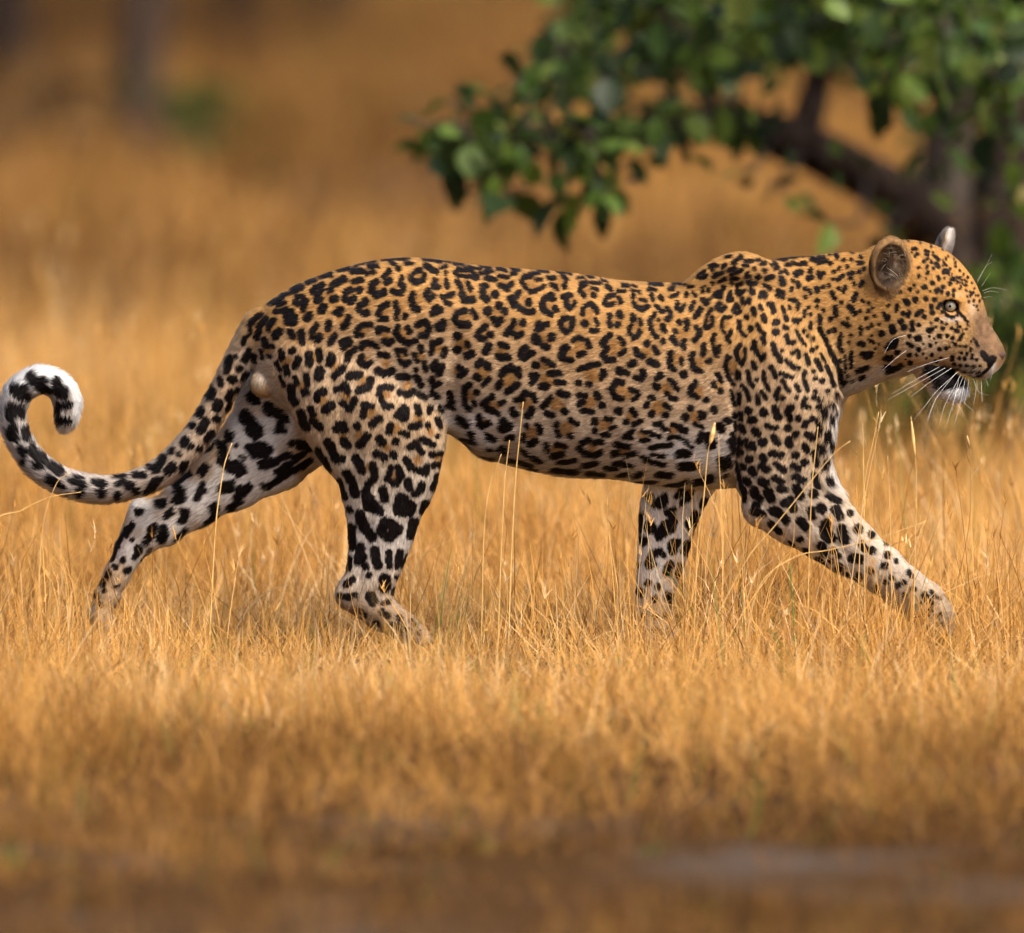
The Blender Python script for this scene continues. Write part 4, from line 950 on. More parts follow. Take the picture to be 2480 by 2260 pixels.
def coat(x, y, p, layer, N, R, prim):
    """albedo of the coat at points of the body"""
    d = dens(TORSO)
    top, bot = np.interp(x, d[:, 0], d[:, 1]), np.interp(x, d[:, 0], d[:, 2])
    t = (p - top) / np.maximum(bot - top, 40)
    nz = vnoise(x, p, 21, .012) - .5
    base = lerp_stops(t + nz * .1, [(0, C_BACK), (.22, C_BACK), (.5, C_MID), (.72, (.50, .375, .255)), (.86, C_LOW), (1.0, (.56, .50, .44))])
    # white of the brisket and the flank fold
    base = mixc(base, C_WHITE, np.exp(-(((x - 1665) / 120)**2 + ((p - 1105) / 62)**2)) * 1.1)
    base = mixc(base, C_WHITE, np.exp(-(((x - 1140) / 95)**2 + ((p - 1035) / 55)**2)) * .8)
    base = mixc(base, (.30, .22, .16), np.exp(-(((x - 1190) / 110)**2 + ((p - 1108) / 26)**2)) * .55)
    # near limbs
    th = lerp_stops(p, [(850, C_MID), (1050, (.50, .36, .225)), (1150, (.55, .46, .36)), (1300, (.62, .57, .52)), (1400, (.52, .43, .34)), (1480, (.30, .205, .125)), (1560, (.32, .23, .15))])
    base = np.where(np.isin(prim, PN('near_thigh', 'near_foot', 'near_toe'))[:, None], mixc(base, th, sstep(820, 1000, p)), base)
    fa = lerp_stops(p, [(880, C_MID), (1080, (.50, .36, .225)), (1200, (.55, .45, .34)), (1350, (.55, .47, .385)), (1430, (.38, .29, .20)), (1520, (.32, .24, .16))])
    base = np.where(np.isin(prim, PN('near_shoulder', 'near_forearm', 'near_elbow', 'near_fore_toe'))[:, None], mixc(base, fa, sstep(820, 960, p)), base)
    base = mixc(base, C_WHITE, sstep(1985, 2030, x) * sstep(950, 1010, p) * sstep(1210, 1150, p) * .9)
    # neck and head: warm tan above, paler cheeks, white throat and chin
    nk = lerp_stops(p, [(600, (.44, .225, .062)), (760, (.44, .24, .080)), (860, (.45, .27, .11)), (930, (.50, .36, .23))])
    base = mixc(base, nk, sstep(1860, 1990, x) * sstep(1010, 900, p))
    hd = (layer == 'head')
    f = sstep(2040, 2110, x)
    base = mixc(base, (.37, .190, .056), f * (p < 2000) * .9 * sstep(820, 700, p))
    base = mixc(base, (.53, .40, .27), hd * np.exp(-(((x - 2235) / 60)**2 + ((p - 830) / 45)**2)) * .8)
    base = mixc(base, np.array((.150, .088, .047)) * (.65 + .7 * vnoise(x, p, 81, .11))[:, None], hd * sstep(2325, 2366, x) * sstep(705, 770, p) * sstep(888, 855, p))      # bridge of the nose
    base = mixc(base, (.56, .43, .30), hd * np.exp(-(((x - 2349) / 11)**2 + ((p - 740) / 18)**2)) * .5)             # pale streak beside the eye
    base = mixc(base, (.50, .42, .34), hd * np.exp(-(((x - 2300) / 26)**2 + ((p - 766) / 8)**2)) * .9)
    base = mixc(base, (.54, .42, .30), hd * np.exp(-(((x - 2322) / 18)**2 + ((p - 706) / 7)**2)) * .2)
    base = mixc(base, (.46, .34, .215), hd * np.exp(-(((x - 2335) / 45)**2 + ((p - 875) / 24)**2)) * .8)
    base = mixc(base, (.72, .68, .64), hd * sstep(2300, 2330, x) * sstep(880, 902, p) * .8)
    base = mixc(base, (.86, .84, .82), hd * sstep(2240, 2262, x) * sstep(924, 938, p))
    base = mixc(base, (.80, .77, .74), hd * np.exp(-(((x - 2398) / 8)**2 + ((p - 888) / 16)**2)))                               # white chin
    base = mixc(base, (.66, .60, .52), (x > 2030) * (x < 2225) * sstep(-.45, -.85, N[:, 2]) * (p > 880) * 1.0)
    # tail: grey white with a white outer curl
    tl = np.isin(prim, PN('tail'))
    tc = lerp_stops(x, [(0, (.50, .46, .43)), (200, (.46, .41, .37)), (420, (.45, .36, .28)), (600, (.47, .32, .19))])
    tc = mixc(tc, (.80, .79, .78), sstep(958, 915, p + np.maximum(0, 110 - np.abs(x - 120)) * 0 - .12 * np.abs(x - 110)) * sstep(250, 215, x))
    tc = mixc(tc, (.80, .79, .78), sstep(172, 190, x) * sstep(250, 215, x) * sstep(1040, 1000, p))
    base = np.where(tl[:, None], mixc(tc, base, sstep(560, 625, x)), base)
    # inner faces of the far legs
    fl = np.isin(prim, PN('far_thigh', 'far_hock', 'far_foot', 'far_foreleg', 'far_forepaw'))
    fc = mixc(np.broadcast_to(np.array((.62, .585, .555)), base.shape), (.42, .285, .165), np.clip(vnoise(x, p, 5, .02) * 2.2 - .95, 0, .9))
    fc = mixc(fc, (.30, .22, .14), sstep(1370, 1480, p) * .8)
    base = np.where(fl[:, None], fc, base)
    sc = np.isin(prim, PN('scrotum'))
    base = np.where(sc[:, None], mixc(np.broadcast_to(np.array((.40, .27, .14)), base.shape), (.56, .47, .37), np.exp(-(((x - 632) / 17)**2 + ((p - 918) / 17)**2))), base)
    # marks
    wx = (vnoise(x, p, 31, .13) - .5) * 3.4 + (vnoise(x, p, 32, .5) - .5) * .8
    wy = (vnoise(x, p, 33, .13) - .5) * 3.4 + (vnoise(x, p, 34, .5) - .5) * .8
    big = np.where(np.isin(layer, ['farhind', 'farfore']), 13., np.where(x > 1950, 1.2, 4.))
    wx = wx + (vnoise(x, p, 35, .055) - .5) * big
    wy = wy + (vnoise(x, p, 36, .055) - .5) * big
    xi = np.clip((x + wx).astype(int), 0, W_ - 1); yi = np.clip((p + wy).astype(int) - H0, 0, H1 - H0 - 1)
    dk = np.full(len(x), 30.0); br = np.full(len(x), 30.0)
    for L in ('main', 'head', 'tail', 'farhind', 'farfore'):
        m = layer == L
        dk[m] = R[L][0][yi[m], xi[m]]; br[m] = R[L][1][yi[m], xi[m]]
    base = mixc(base, (.33, .165, .050), sstep(9, -2, br - 2 + (vnoise(x, p, 61, .09) - .5) * 9) * .92)
    of = np.where(x > 2110, 1.7, np.where(x > 1940, 2.5, np.where(x > 1720, 2.0, np.where(x < 1110, 2.4, 1.9)))) + np.where((x > 2285) & (p > 838) & (p < 915), 1.1, 0) - np.where((t < .12) & (x < 1700), .8, 0)
    base = np.minimum(base * np.where(layer == 'main', 1.04, np.where(layer == 'head', 1.05, 1.2))[:, None], .86)
    base *= (0.90 + 0.2 * vnoise(x, p, 41, .9))[:, None]
    blk = np.array((.008, .006, .006)) * (0.7 + .8 * vnoise(x, p, 42, .6))[:, None]
    # ears: grey-brown rim, dark hollow with pale hair
    ea = layer == 'ear'
    if ea.any():
        near = ea & (x < 2225)
        rx, rp = (x - 2152) / 57, (p - 634) / 75
        rr = np.hypot(rx, rp)
        ec = lerp_stops(np.hypot((x - 2150) / 46, (p - 650) / 58), [(0, (.03, .022, .016)), (.50, (.07, .046, .030)), (.75, (.17, .108, .052)), (1.05, (.17, .105, .048)), (1.4, (.21, .130, .058))])
        ec = mixc(ec, (.34, .25, .165), np.exp(-(((x - 2185) / 22)**2 + ((p - 678) / 16)**2)) * .8)
        ec = mixc(ec, (.035, .025, .02), np.exp(-(((x - 2136) / 24)**2 + ((p - 662) / 28)**2)) * .95)
        ec = mixc(ec, (.02, .015, .012), sstep(2112, 2098, x) * sstep(612, 628, p) * sstep(690, 670, p))
        ec = mixc(ec, (.36, .29, .22), np.clip(vnoise(x, p, 51, .12) * 2 - .7, 0, 1) * np.exp(-(((x - 2160) / 24)**2 + ((p - 622) / 34)**2)))
        ec = mixc(ec, (.03, .022, .02), (y > -97) * sstep(.2, .6, N[:, 1]))
        ec = ec * np.where((np.hypot((x - 2157) / 46, (p - 640) / 60) < .92) & (y < -100), .5, 1.0)[:, None] * np.array((1.1, .98, .85))
        base = np.where(near[:, None], ec, base)
        far = ea & (x >= 2225)
        fc = mixc(np.broadcast_to(np.array((.62, .56, .50)), base.shape), (.03, .025, .02), np.exp(-(((x - 2276) / 8)**2 + ((p - 590) / 16)**2)))
        fc = mixc(fc, (.34, .22, .11), np.exp(-(((x - 2286) / 7)**2 + ((p - 578) / 22)**2)))
        base = np.where(far[:, None], fc, base)
    return base * (1 - sstep(1.6, -1.6, dk - of))[:, None] + blk * sstep(1.6, -1.6, dk - of)[:, None]


PNAMES = [q[0] for q in PRIMS]


def PN(*n):
    return [i for i, k in enumerate(PNAMES) if k in n]


def which_prim(V):
    f = np.full((len(PRIMS), len(V)), 1e6, np.float32)
    for i, (nm, vol, k, layer, fl) in enumerate(PRIMS):
        b = vol.box
        m = (V[:, 0] > b[0] - 60) & (V[:, 0] < b[1] + 60) & (V[:, 2] > b[4] - 60) & (V[:, 2] < b[5] + 60)
        if m.any(): f[i, m] = vol(V[m, 0], V[m, 1], V[m, 2])
    return f.argmin(0)


def flow_field(V, prim):
    D = np.zeros_like(V)
    for i, (nm, vol, k, layer, fl) in enumerate(PRIMS):
        m = prim == i
        if not m.any(): continue
        if fl is not None:
            D[m] = (fl[0], fl[1], -fl[2])
        elif nm == 'tail':
            c = TAILC
            seg = c[1:, :2] - c[:-1, :2]
            seg /= np.linalg.norm(seg, axis=1)[:, None]
            j = np.argmin((V[m, 0][:, None] - c[:-1, 0])**2 + (V[m, 2][:, None] - c[:-1, 1])**2, 1)
            D[m] = np.stack([seg[j, 0], np.zeros(len(j)), seg[j, 1]], 1)
        else:                                            # head: hair runs back from the nose
            q = V[m] - np.array((2440, -90, 850)); q[:, 2] *= 1.1
            q[:, 2] += 40
            D[m] = q / np.linalg.norm(q, axis=1)[:, None]
    return D / (np.linalg.norm(D, axis=1)[:, None] + 1e-9)


def to_world(V):
    return np.stack([(V[:, 0] - 1240) / S, V[:, 1] / S, (GY - V[:, 2]) / S], 1)


def hair_len(V, prim):
    """millimetres"""
    x, p = V[:, 0], V[:, 2]
    L = np.full(len(V), 8.5)
    d = dens(TORSO)
    t = (p - np.interp(x, d[:, 0], d[:, 1])) / np.maximum(np.interp(x, d[:, 0], d[:, 2] - d[:, 1]), 40)
    tor = np.isin(prim, PN('torso'))
    L = np.where(tor, np.interp(t, [0, .7, .9, 1], [8.5, 9, 14, 19]), L)
    L = np.where(np.isin(prim, PN('tail')), np.interp(x, [0, 200, 450, 600], [19, 16, 13, 11]), L)
    hd = x > 2060
    L = np.where(hd, np.interp(x, [2060, 2200, 2330, 2420], [9, 5.5, 3.5, 2.2]), L)
    L = np.where(hd & (p > 880), 13, L)
    L = np.where(hd & (p > 930) & (x > 2230), 15, L)
    L = np.where((prim == PN('ear_near')[0]), 6, L)
    L = np.where((prim == PN('ear_far')[0]), 15, L)
    L = np.where((x > 1980) & (x < 2060) & (p > 930) & (p < 1180), 18, L)
    L = np.where((p > 1180) & (prim != PN('tail')[0]), 8, L)
    L = np.where(np.isin(prim, PN('far_thigh')), 12, L)
    return L


def OUT_SIGN(V, Q):
    N = normals(V, Q)
    return -1.0 if np.mean(N[:, 2] * (V[:, 2] < 700)) > 0 else 1.0


def line_d(x, p, P):
    d = np.full(len(x), 1e9)
    for (ax_, ap_), (bx_, bp_) in zip(P[:-1], P[1:]):
        dx, dp = bx_ - ax_, bp_ - ap_
        t = np.clip(((x - ax_) * dx + (p - ap_) * dp) / (dx * dx + dp * dp), 0, 1)
        d = np.minimum(d, np.hypot(x - ax_ - t * dx, p - ap_ - t * dp))
    return d


def relief(V):
    """muscles, bones and skin folds pushed out of or into the smooth body (grid units)"""
    x, y, p = V.T
    side = np.clip((np.abs(y) - 50) / 40, 0, 1)
    g = lambda P, w: np.exp(-(line_d(x, p, P) / w)**2)
    b = lambda cx, cp, rx, rp: np.exp(-(((x - cx) / rx)**2 + ((p - cp) / rp)**2))
    out = 7 * g([(1795, 660), (1850, 800), (1905, 950)], 26)              # spine of the shoulder blade
    out += 7 * b(1850, 1075, 46, 80) + 6 * b(1960, 1030, 40, 80)          # triceps, shoulder point
    out -= 6 * g([(1905, 1010), (1895, 1110), (1905, 1190)], 18)
    out -= 8 * g([(1768, 900), (1776, 1000), (1786, 1150)], 12)           # fold behind the foreleg
    out -= 6 * g([(1981, 789), (2010, 860), (2034, 930)], 9) + 4 * g([(1950, 800), (1990, 900), (2018, 960)], 9)   # neck folds
    out += 6 * b(800, 705, 60, 30) + 8 * b(900, 1000, 90, 90) - 5 * g([(760, 830), (820, 950), (850, 1080)], 22)   # hip, thigh
    out -= 9 * g([(1105, 800), (1100, 900), (1092, 1000)], 24)            # flank before the thigh
    out -= 5 * g([(1140, 960), (1180, 1040), (1260, 1090)], 18)
    out += 2.4 * np.sin((x + .35 * p) / 11.5) * b(1560, 930, 140, 130) * .9   # ribs
    out += 5 * b(880, 1190, 30, 70) - 5 * g([(905, 1230), (880, 1330), (868, 1390)], 12)   # calf and tendon
    out += 5 * g([(2010, 1230), (2100, 1310), (2190, 1390)], 16) - 4 * g([(1960, 1250), (2060, 1345), (2130, 1400)], 12)
    out += (vnoise(x, p, 71, .02) - .5) * 5 + (vnoise(x, p, 72, .05) - .5) * 2.2
    return out * side * (x < 2060)


def build_leopard():
    root = empty('leopard', (0, 0, 0))
    tag(root, 'spotted leopard walking to the right through golden grass, tail curled up', 'leopard')
    V, Q = surface_nets(*build_field())
    n = len(V)
    for _ in range(2):
        V = V + .5 * (vert_mean(Q, n, V) - V)
        V = V - .45 * (vert_mean(Q, n, V) - V) * .9
    V = V + normals(V, Q) * OUT_SIGN(V, Q) * relief(V)[:, None]
    N = normals(V, Q)
    if np.mean(N[:, 2] * (V[:, 2] < 700)) > 0:            # outward normals: p is down, so tops point to negative p
        Q = Q[:, ::-1]; N = -N
    prim = which_prim(V)
    layers = np.array([q[3] for q in PRIMS])[prim]
    R = raster()
    Nw = N * np.array((1, 1, -1))
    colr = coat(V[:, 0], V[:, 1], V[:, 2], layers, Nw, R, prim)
    Wd = to_world(V)
    me = bpy.data.meshes.new('body')
    me.vertices.add(n); me.vertices.foreach_set('co', Wd.astype(np.float32).ravel())
    Qm = Q[:, ::-1]                                       # the flip of p mirrors the winding
    me.loops.add(4 * len(Q)); me.loops.foreach_set('vertex_index', Qm.astype(np.int32).ravel())
    me.polygons.add(len(Q))
    me.polygons.foreach_set('loop_start', np.arange(0, 4 * len(Q), 4, dtype=np.int32))
    me.polygons.foreach_set('use_smooth', np.ones(len(Q), bool))
    me.update(calc_edges=True)
    a = me.color_attributes.new('coat', 'FLOAT_COLOR', 'POINT')
    a.data.foreach_set('color', np.concatenate([colr, np.ones((n, 1))], 1).astype(np.float32).ravel())
    m, nd, lk = new_mat('leopard_coat')
    at_ = nd.new('ShaderNodeAttribute'); at_.attribute_name = 'coat'
    lk.new(at_.outputs['Color'], nd['Principled BSDF'].inputs['Base Color'])
    nd['Principled BSDF'].inputs['Roughness'].default_value = .85
    nd['Principled BSDF'].inputs['Specular IOR Level'].default_value = .03
    me.materials.append(m)
    body = bpy.data.objects.new('body', me); col.objects.link(body); body.parent = root

    # ---- fur
    D = flow_field(V, prim)
    for _ in range(12):
        D = .4 * D + .6 * vert_mean(Q, n, D)
    area = .5 * np.linalg.norm(np.cross(V[Q[:, 2]] - V[Q[:, 0]], V[Q[:, 3]] - V[Q[:, 1]]), axis=1)
    r = np.random.default_rng(5)
    NH = 430000
    qi = r.choice(len(Q), NH, p=area / area.sum())
    u, v = r.random(NH)[:, None], r.random(NH)[:, None]
    q = Q[qi]
    bl = lambda A: (A[q[:, 0]] * (1 - u) + A[q[:, 1]] * u) * (1 - v) + (A[q[:, 3]] * (1 - u) + A[q[:, 2]] * u) * v
    P0, N0, D0 = bl(V), bl(N), bl(D)
    N0 /= np.linalg.norm(N0, axis=1)[:, None]
    D0 = D0 + r.normal(0, .20, D0.shape)
    D0 -= (D0 * N0).sum(1)[:, None] * N0
    D0 /= np.linalg.norm(D0, axis=1)[:, None] + 1e-9
    pr = prim[q[:, 0]]
    ly = layers[q[:, 0]]
    L = hair_len(P0, pr) * r.uniform(.6, 1.45, NH) * S / 1000
    # the clump of whorls: hair parts slightly in tufts
    lift = .30 + .12 * r.normal(0, 1, NH)
    lift = np.where(pr == PN('tail')[0], lift + .35, lift)
    lift = np.where(np.isin(pr, PN('ear_far')), lift + .5, lift)
    lift = np.clip(lift, .08, 1.1)
    # keep hair off the eyeballs
    eye = np.array(hpt(126, -60, 735))
    keep = (np.hypot(P0[:, 0] - eye[0], P0[:, 2] - eye[2]) > 15) | (P0[:, 1] > 0)
    keep &= ~((P0[:, 0] > 2398) & (P0[:, 2] > 836))
    P0, N0, D0, L, lift, pr, ly = (A[keep] for A in (P0, N0, D0, L, lift, pr, ly))
    NH = len(P0)
    K = 4
    s = np.linspace(0, 1, K)[None, :, None]
    cl, sl_ = np.cos(lift)[:, None, None], np.sin(lift)[:, None, None]
    pts = P0[:, None, :] + L[:, None, None] * (D0[:, None, :] * s * cl + N0[:, None, :] * sl_ * (s - .45 * s * s))
    cx = pts[:, 2]
    hc = coat(cx[:, 0] - D0[:, 0] * L * .15, P0[:, 1], cx[:, 2] - D0[:, 2] * L * .15, ly, N0 * np.array((1, 1, -1)), R, pr)
    hc *= r.uniform(.62, 1.30, NH)[:, None]
    # pale tufts inside the near ear
    ei = np.nonzero((pr == PN('ear_near')[0]) & (np.hypot((P0[:, 0] - 2158) / 44, (P0[:, 2] - 634) / 60) < .9) & (P0[:, 1] < -100))[0]
    ei = ei[(r.random(len(ei)) < .30) & (np.hypot((P0[ei, 0] - 2166) / 26, (P0[ei, 2] - 632) / 40) < 1)]
    t_ = np.linspace(0, 1, K)[None, :, None]
    aim_ = np.stack([r.normal(-.5, .4, len(ei)), np.full(len(ei), -.6), r.normal(-.6, .4, len(ei))], 1)
    pts[ei] = P0[ei][:, None, :] + aim_[:, None, :] * t_ * r.uniform(12, 34, len(ei))[:, None, None] + np.array((0, 0, 1)) * 8 * t_ * t_
    hc[ei] = np.array((.50, .41, .31)) * r.uniform(.4, 1.15, len(ei))[:, None]
    pw = to_world(pts.reshape(-1, 3)).astype(np.float32)
    cu = bpy.data.hair_curves.new('fur')
    cu.add_curves([K] * NH)
    cu.attributes['position'].data.foreach_set('vector', pw.ravel())
    if 'radius' not in cu.attributes: cu.attributes.new('radius', 'FLOAT', 'POINT')
    rad = np.tile(np.array([.00034, .00032, .00024, .00005], np.float32), NH)
    cu.attributes['radius'].data.foreach_set('value', rad)
    a = cu.attributes.new('coat', 'FLOAT_COLOR', 'CURVE')
    a.data.foreach_set('color', np.concatenate([np.clip(hc, .003, .9), np.ones((NH, 1))], 1).astype(np.float32).ravel())
    nv = N0 * np.array((1, 1, -1)) + r.normal(0, .16, N0.shape) + .25 * D0 * np.array((1, 1, -1)) * r.uniform(0, 1, (NH, 1))
    nv /= np.linalg.norm(nv, axis=1)[:, None]
    a = cu.attributes.new('surface_normal', 'FLOAT_VECTOR', 'CURVE')
    a.data.foreach_set('vector', nv.astype(np.float32).ravel())
    m, nd, lk = new_mat('leopard_fur')
    nd.remove(nd['Principled BSDF'])
    hb = nd.new('ShaderNodeBsdfPrincipled')
    nr = nd.new('ShaderNodeAttribute'); nr.attribute_name = 'surface_normal'
    lk.new(nr.outputs['Vector'], hb.inputs['Normal'])
    at_ = nd.new('ShaderNodeAttribute'); at_.attribute_name = 'coat'
    lk.new(at_.outputs['Color'], hb.inputs['Base Color'])
    hb.inputs['Roughness'].default_value = .55
    hb.inputs['Specular IOR Level'].default_value = .12
    lk.new(hb.outputs[0], nd['Material Output'].inputs[0])
    cu.materials.append(m)
    fur = bpy.data.objects.new('fur', cu); col.objects.link(fur); fur.parent = root
    fur['kind'] = 'stuff'

    # ---- eyes
    m, nd, lk = new_mat('leopard_eye')
    tc = nd.new('ShaderNodeTexCoord')
    sp = nd.new('ShaderNodeVectorMath'); sp.operation = 'LENGTH'
    mp = nd.new('ShaderNodeMapping'); mp.inputs['Scale'].default_value = (1, 0, 1)
    lk.new(tc.outputs['Object'], mp.inputs[0]); lk.new(mp.outputs[0], sp.inputs[0])
    mr = nd.new('ShaderNodeMapRange'); mr.inputs['From Max'].default_value = 0.0135
    lk.new(sp.outputs['Value'], mr.inputs['Value'])
    rp = ramp(nd, [(0.0, (.004, .004, .004)), (.17, (.004, .004, .004)), (.23, (.25, .21, .14)), (.60, (.32, .28, .205)), (.78, (.18, .145, .10)), (.86, (.012, .010, .008))])
    lk.new(mr.outputs[0], rp.inputs[0])
    lk.new(rp.outputs[0], nd['Principled BSDF'].inputs['Base Color'])
    nd['Principled BSDF'].inputs['Roughness'].default_value = .06
    for sgn in (-1, 1):
        c = hpt(124, sgn * 57, 735)
        V_, F_ = [], []
        rr = 15.2 / S
        for i in range(13):
            for j in range(24):
                a, b = math.pi * i / 12, 2 * math.pi * j / 24
                V_.append((rr * math.sin(a) * math.cos(b), rr * math.cos(a) * sgn, rr * math.sin(a) * math.sin(b)))
        for i in range(12):
            for j in range(24):
                F_.append((i * 24 + j, i * 24 + (j + 1) % 24, (i + 1) * 24 + (j + 1) % 24, (i + 1) * 24 + j))
        e = mesh_obj('eye', V_, F_, m, root)
        e.location = ((c[0] - 1240) / S, c[1] / S, (GY - c[2]) / S)
        e.rotation_euler = (0, 0, -YAW * (0.3 if sgn < 0 else 1.2))
        e['label'] = 'pale yellow-grey eye with a small round pupil'

    # ---- nose pad
    m = noise_mat('nose_skin', (.045, .026, .020), (.14, .080, .058), 300, .75, .3, spec=.15)
    V_, F_ = [], []
    for i in range(11):
        for j in range(20):
            a, b = math.pi * i / 10, 2 * math.pi * j / 20
            X = math.cos(a); Yv = math.sin(a) * math.cos(b); Zv = math.sin(a) * math.sin(b)
            wv = 1 - .45 * max(0, -Zv)                    # narrows downward
            V_.append((18 * X / S, 38 * Yv * wv / S, (12 if Zv > 0 else 27) * Zv / S))
    for i in range(10):
        for j in range(20):
            F_.append((i * 20 + j, i * 20 + (j + 1) % 20, (i + 1) * 20 + (j + 1) % 20, (i + 1) * 20 + j))
    no = mesh_obj('nose', V_, F_, m, root)
    c = hpt(225, 0, 851)
    no.location = ((c[0] - 1240) / S, c[1] / S, (GY - c[2]) / S)
    no.rotation_euler = (0, .25, -YAW)
    no['label'] = 'dusky pink-brown nose pad'
    blk, nd, lk = new_mat('nostril_skin')
    nd['Principled BSDF'].inputs['Base Color'].default_value = (.012, .009, .009, 1)
    nd['Principled BSDF'].inputs['Roughness'].default_value = .5
    for sgn in (-1, 1):
        V_ = []
        for i in range(9):
            for j in range(12):
                a, b = math.pi * i / 8, 2 * math.pi * j / 12
                V_.append((13 * math.cos(a) / S, 5 * math.sin(a) * math.cos(b) / S, 7.5 * math.sin(a) * math.sin(b) / S))
        F_ = [(i * 12 + j, i * 12 + (j + 1) % 12, (i + 1) * 12 + (j + 1) % 12, (i + 1) * 12 + j) for i in range(8) for j in range(12)]
        t = mesh_obj('nostril', V_, F_, blk, no)
        t.location = (-3 / S, sgn * 27 / S, -7 / S)
        t.rotation_euler = (0, .75, sgn * .5)

    # ---- whiskers
    m, nd, lk = new_mat('whisker')
    nd['Principled BSDF'].inputs['Base Color'].default_value = (.85, .83, .80, 1)
    nd['Principled BSDF'].inputs['Roughness'].default_value = .35
    ox, oy, u = 1980, 520, 2.722
    WH = ["118,124 95,130 77,136 ", "107,133 85,144 63,156", "112,134 85,148 60,161", "118,134 98,146 81,158", "124,137 105,153 92,168 83,178", "122,138 104,160 95,180", "126,140 112,165 106,183", "128,142 120,160 112,185", "124,145 120,160 117,172",
          "130,143 125,165 119,184", "133,144 131,155 128,166", "137,144 139,152 136,165", "140,145 141,154 150,157", "144,144 144,155 144,163", "112,153 104,162 96,183", "118,160 127,172 128,178", "125,161 132,168 137,172", "130,154 134,156 138,157", "78,104 65,108 57,120", "77,118 67,125 55,135",
          "141,60 147,48 154,34", "141,58 149,45 154,41", "145,63 150,55 153,50", "146,67 155,64 168,66", "147,69 153,67 160,68", "147,73 151,72 154,72", "152,134 154,138 153,142", "150,137 153,141 152,145", "146,142 149,146 150,150"]
    for k, w in enumerate(WH):
        P = [tuple(float(c) for c in q.split(',')) for q in w.split()]
        far = k >= 20 and k < 26
        Pw = []
        for i, (a, b) in enumerate(P):
            x, p = ox + a * u, oy + b * u
            yy = (-96 - 34 * i) if not far else (-30 - 10 * i)
            if k >= 26: yy = -88 - 6 * i
            if 14 <= k < 18: yy = -66 - 14 * i
            if k in (18, 19): yy = -128 - 20 * i
            Pw.append(((x - 1240) / S, yy / S, (GY - p) / S))
        pts = catmull(Pw, 6)
        g = tube_geo(pts, np.linspace(.00024, .00008, len(pts)), 5)
        mesh_obj('whisker', *g, m, root)
    return root


build_leopard()
# ------------------------------------------------------------------ single tall stalks in front of and beside the leopard
straw_m = noise_mat('straw_stem', (.55, .31, .09), (.80, .53, .20), 60, .5, .1)
straw_brown = noise_mat('brown_straw_stem', (.26, .15, .05), (.46, .28, .09), 60, .5, .1)
straw_green = noise_mat('green_grass_stem', (.045, .12, .015), (.10, .20, .03), 60, .5, .1)


def stalk(label, pts, Y, mat, r=.0016, sheath=None, name='grass_stalk'):
    """stem drawn in the plane Y and rooted in the ground there; sheath is a thicker leaf wrapped round part of it"""
    W = [at(x, p, Y) for x, p in pts]
    g = W[-1].copy()
    root = empty(name, g)
    tag(root, label, 'grass stalk', 'tall single stalks around the leopard')
    r = r * .65
    P = catmull([tuple(w - g) for w in W], 6)
    P[:, 1] += np.cumsum(rng.normal(0, .0012, len(P)))
    mesh_obj('stem', *tube_geo(P, np.linspace(r * .55, r, len(P)), 6), mat, root)
    if sheath:
        a, b, w = sheath
        n = len(P)
        Q = P[int(a * n):max(int(b * n), int(a * n) + 3)] + np.array((0, -.001, 0))
        t = np.linspace(0, 1, len(Q))
        mesh_obj('seed_head', *tube_geo(Q, w * np.sin(np.clip(t, .06, .97) * math.pi) ** .7 + .0004, 6), mat, root)
    return root


G = 1580
stalk('tallest straw stalk crossing the belly between flank and chest', [(1267, 973), (1256, 1080), (1247, 1180), (1238, 1360), (1230, 1590)], -.32, straw_m, .0021)
stalk('straw stalk just left of the tallest one under the belly', [(1234, 1066), (1226, 1130), (1221, 1180), (1212, 1380), (1205, 1590)], -.32, straw_m, .0018)
stalk('short slanting straw stalk tip below the flank', [(1214, 1100), (1200, 1140), (1187, 1172), (1172, 1290), (1165, 1590)], -.32, straw_m, .0016)
stalk('straw stalk with thick bent sheath crossing the brisket', [(1731, 1024), (1723, 1062), (1714, 1100), (1703, 1220), (1689, 1332), (1680, 1590)], -.34, straw_m, .0018, (0, .34, .0042))
stalk('thin upright straw stalk between chest and near foreleg', [(1740, 1053), (1742, 1130), (1746, 1198), (1750, 1380), (1752, 1590)], -.34, straw_m, .0014)
stalk('dark brown thin stalk behind the gap between the forelegs', [(1771, 1168), (1774, 1250), (1775, 1340), (1778, 1570)], .25, straw_brown, .0013)
stalk('straw stalk standing across the middle of the near foreleg', [(1981, 1033), (1974, 1100), (1967, 1170), (1960, 1333), (1955, 1590)], -.36, straw_m, .0017)
stalk('long straw fallen diagonally across the near foreleg and chest', [(2059, 1068), (2018, 1101), (1967, 1163), (1874, 1278), (1804, 1366), (1690, 1590)], -.40, straw_m, .0017)
stalk('straw lying almost level across the lower near foreleg', [(2244, 1263), (2115, 1307), (2007, 1333), (1926, 1350), (1840, 1420), (1800, 1590)], -.42, straw_m, .0017)
stalk('straw stalk leaning right just ahead of the chest', [(2128, 998), (2112, 1080), (2096, 1155), (2084, 1300), (2075, 1590)], -.2, straw_m, .0015)
stalk('short upright straw stalk close ahead of the chest', [(2089, 1024), (2090, 1070), (2091, 1111), (2093, 1260), (2096, 1590)], -.25, straw_m, .0014)
stalk('straw stalk standing over the near forearm below the chin', [(2150, 1105), (2154, 1190), (2157, 1281), (2160, 1400), (2162, 1590)], -.36, straw_m, .0015)
stalk('straw stalk with slim seed head below the muzzle', [(2206, 1008), (2213, 1080), (2219, 1150), (2217, 1333), (2212, 1590)], -.3, straw_m, .0015, (.05, .40, .0030))
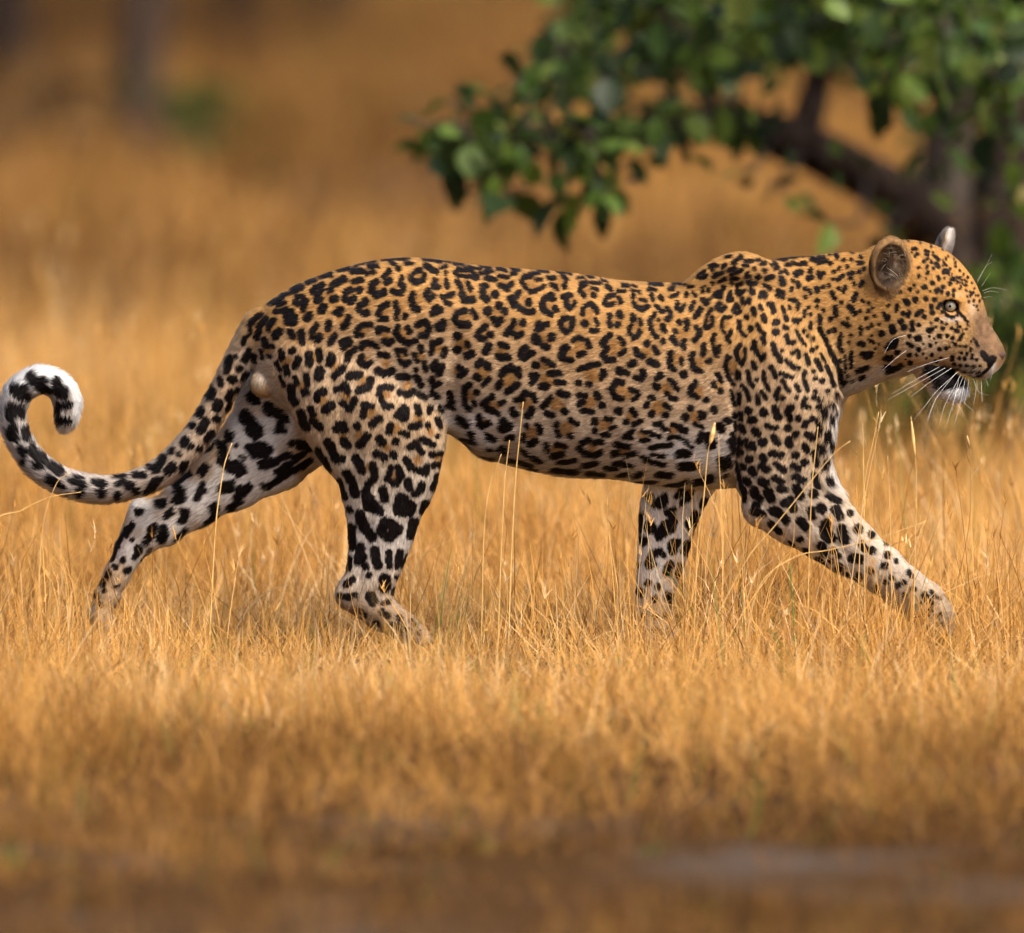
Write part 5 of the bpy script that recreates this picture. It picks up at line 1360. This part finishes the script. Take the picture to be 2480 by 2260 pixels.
stalk('greenish brown stalk with pointed seed head far right of the forepaw', [(2342, 1055), (2351, 1122), (2349, 1259), (2325, 1390), (2300, 1500), (2290, 1590)], -.1, straw_brown, .0016, (.0, .16, .0026))
stalk('bright green grass blade beside the near forearm', [(1913, 1366), (1917, 1420), (1922, 1492), (1926, 1590)], -.3, straw_green, .0024)
stalk('straw curving up beside the low bend of the tail', [(190, 1107), (165, 1145), (133, 1179), (100, 1300), (90, 1590)], -.3, straw_m, .0014)
stalk('straw lying leftward below the curled tail', [(196, 1192), (120, 1205), (53, 1236), (-30, 1290), (-60, 1590)], -.32, straw_m, .0016)
stalk('straw stalk leaning over the shin of the far hind leg', [(562, 1073), (545, 1120), (535, 1175), (520, 1300), (505, 1590)], -.1, straw_m, .0024)


def tussock():
    g = Vector((at(1085, 1560, -.28).x, -.28, 0))
    root = empty('grass_tussock', g)
    tag(root, 'brown and green tussock of stiff grass beside the near hind paw', 'grass tussock')
    n = 60
    base = np.stack([rng.normal(0, .018, n), rng.normal(0, .018, n), np.full(n, -.01)], 1)
    az = rng.normal(.15, .9, n)
    for nm, m, k0, k1 in (('dry_blades', straw_brown, 0, 48), ('green_blades', straw_green, 48, 60)):
        k = slice(k0, k1)
        c = k1 - k0
        V, F, T, p = blades(c, base[k], rng.uniform(.10, .25, c), rng.uniform(.0012, .0024, c), np.abs(rng.normal(.12, .22, c)), az[k], rng.normal(.3, .25, c), np.zeros(c), 5, rng)
        mesh_obj(nm, V, F, m, root)['kind'] = 'stuff'


tussock()


def dead_clump(label, px, py, wid, hgt, n, mat, name='dead_plant_clump'):
    """a low dark clump of dead stems and litter"""
    Y = ground_depth(py)
    g = at(px, py, Y)
    root = empty(name, (g.x, Y, 0))
    tag(root, label, 'plant clump')
    base = np.stack([rng.normal(0, wid, n), rng.normal(0, wid, n), np.full(n, -.005)], 1)
    V, F, T, p = blades(n, base, rng.uniform(.5, 1.0, n) * hgt, rng.uniform(.003, .007, n), np.abs(rng.normal(.3, .3, n)), rng.uniform(0, 6.28, n), rng.normal(.5, .4, n), np.zeros(n), 4, rng)
    mesh_obj('stems', V, F, mat, root)['kind'] = 'stuff'


dead_dark = noise_mat('dead_stem', (.030, .017, .009), (.075, .042, .022), 40, .8, .2, spec=.1)
dead_clump('dark dead clump low in the grass at the lower left', 180, 1745, .028, .11, 60, dead_dark)
dead_clump('small grey brown dead clump right of the lower left one', 385, 1680, .02, .08, 40, dead_dark)
dead_clump('upright dark dead stem clump below the far forepaw', 1563, 1790, .010, .12, 34, dead_dark)
dead_clump('low dark dead clump below the near forepaw', 2310, 1610, .030, .05, 60, dead_dark)
dead_clump('wide low dark dead clump at the right edge in front', 2300, 1800, .05, .05, 70, dead_dark)
dead_clump('blurred green sprout at the lower left edge in front', 30, 2130, .02, .09, 26, straw_green, 'green_sprout')
dead_clump('small green sprout left of centre in front', 1680, 1730, .012, .07, 14, straw_green, 'green_sprout')
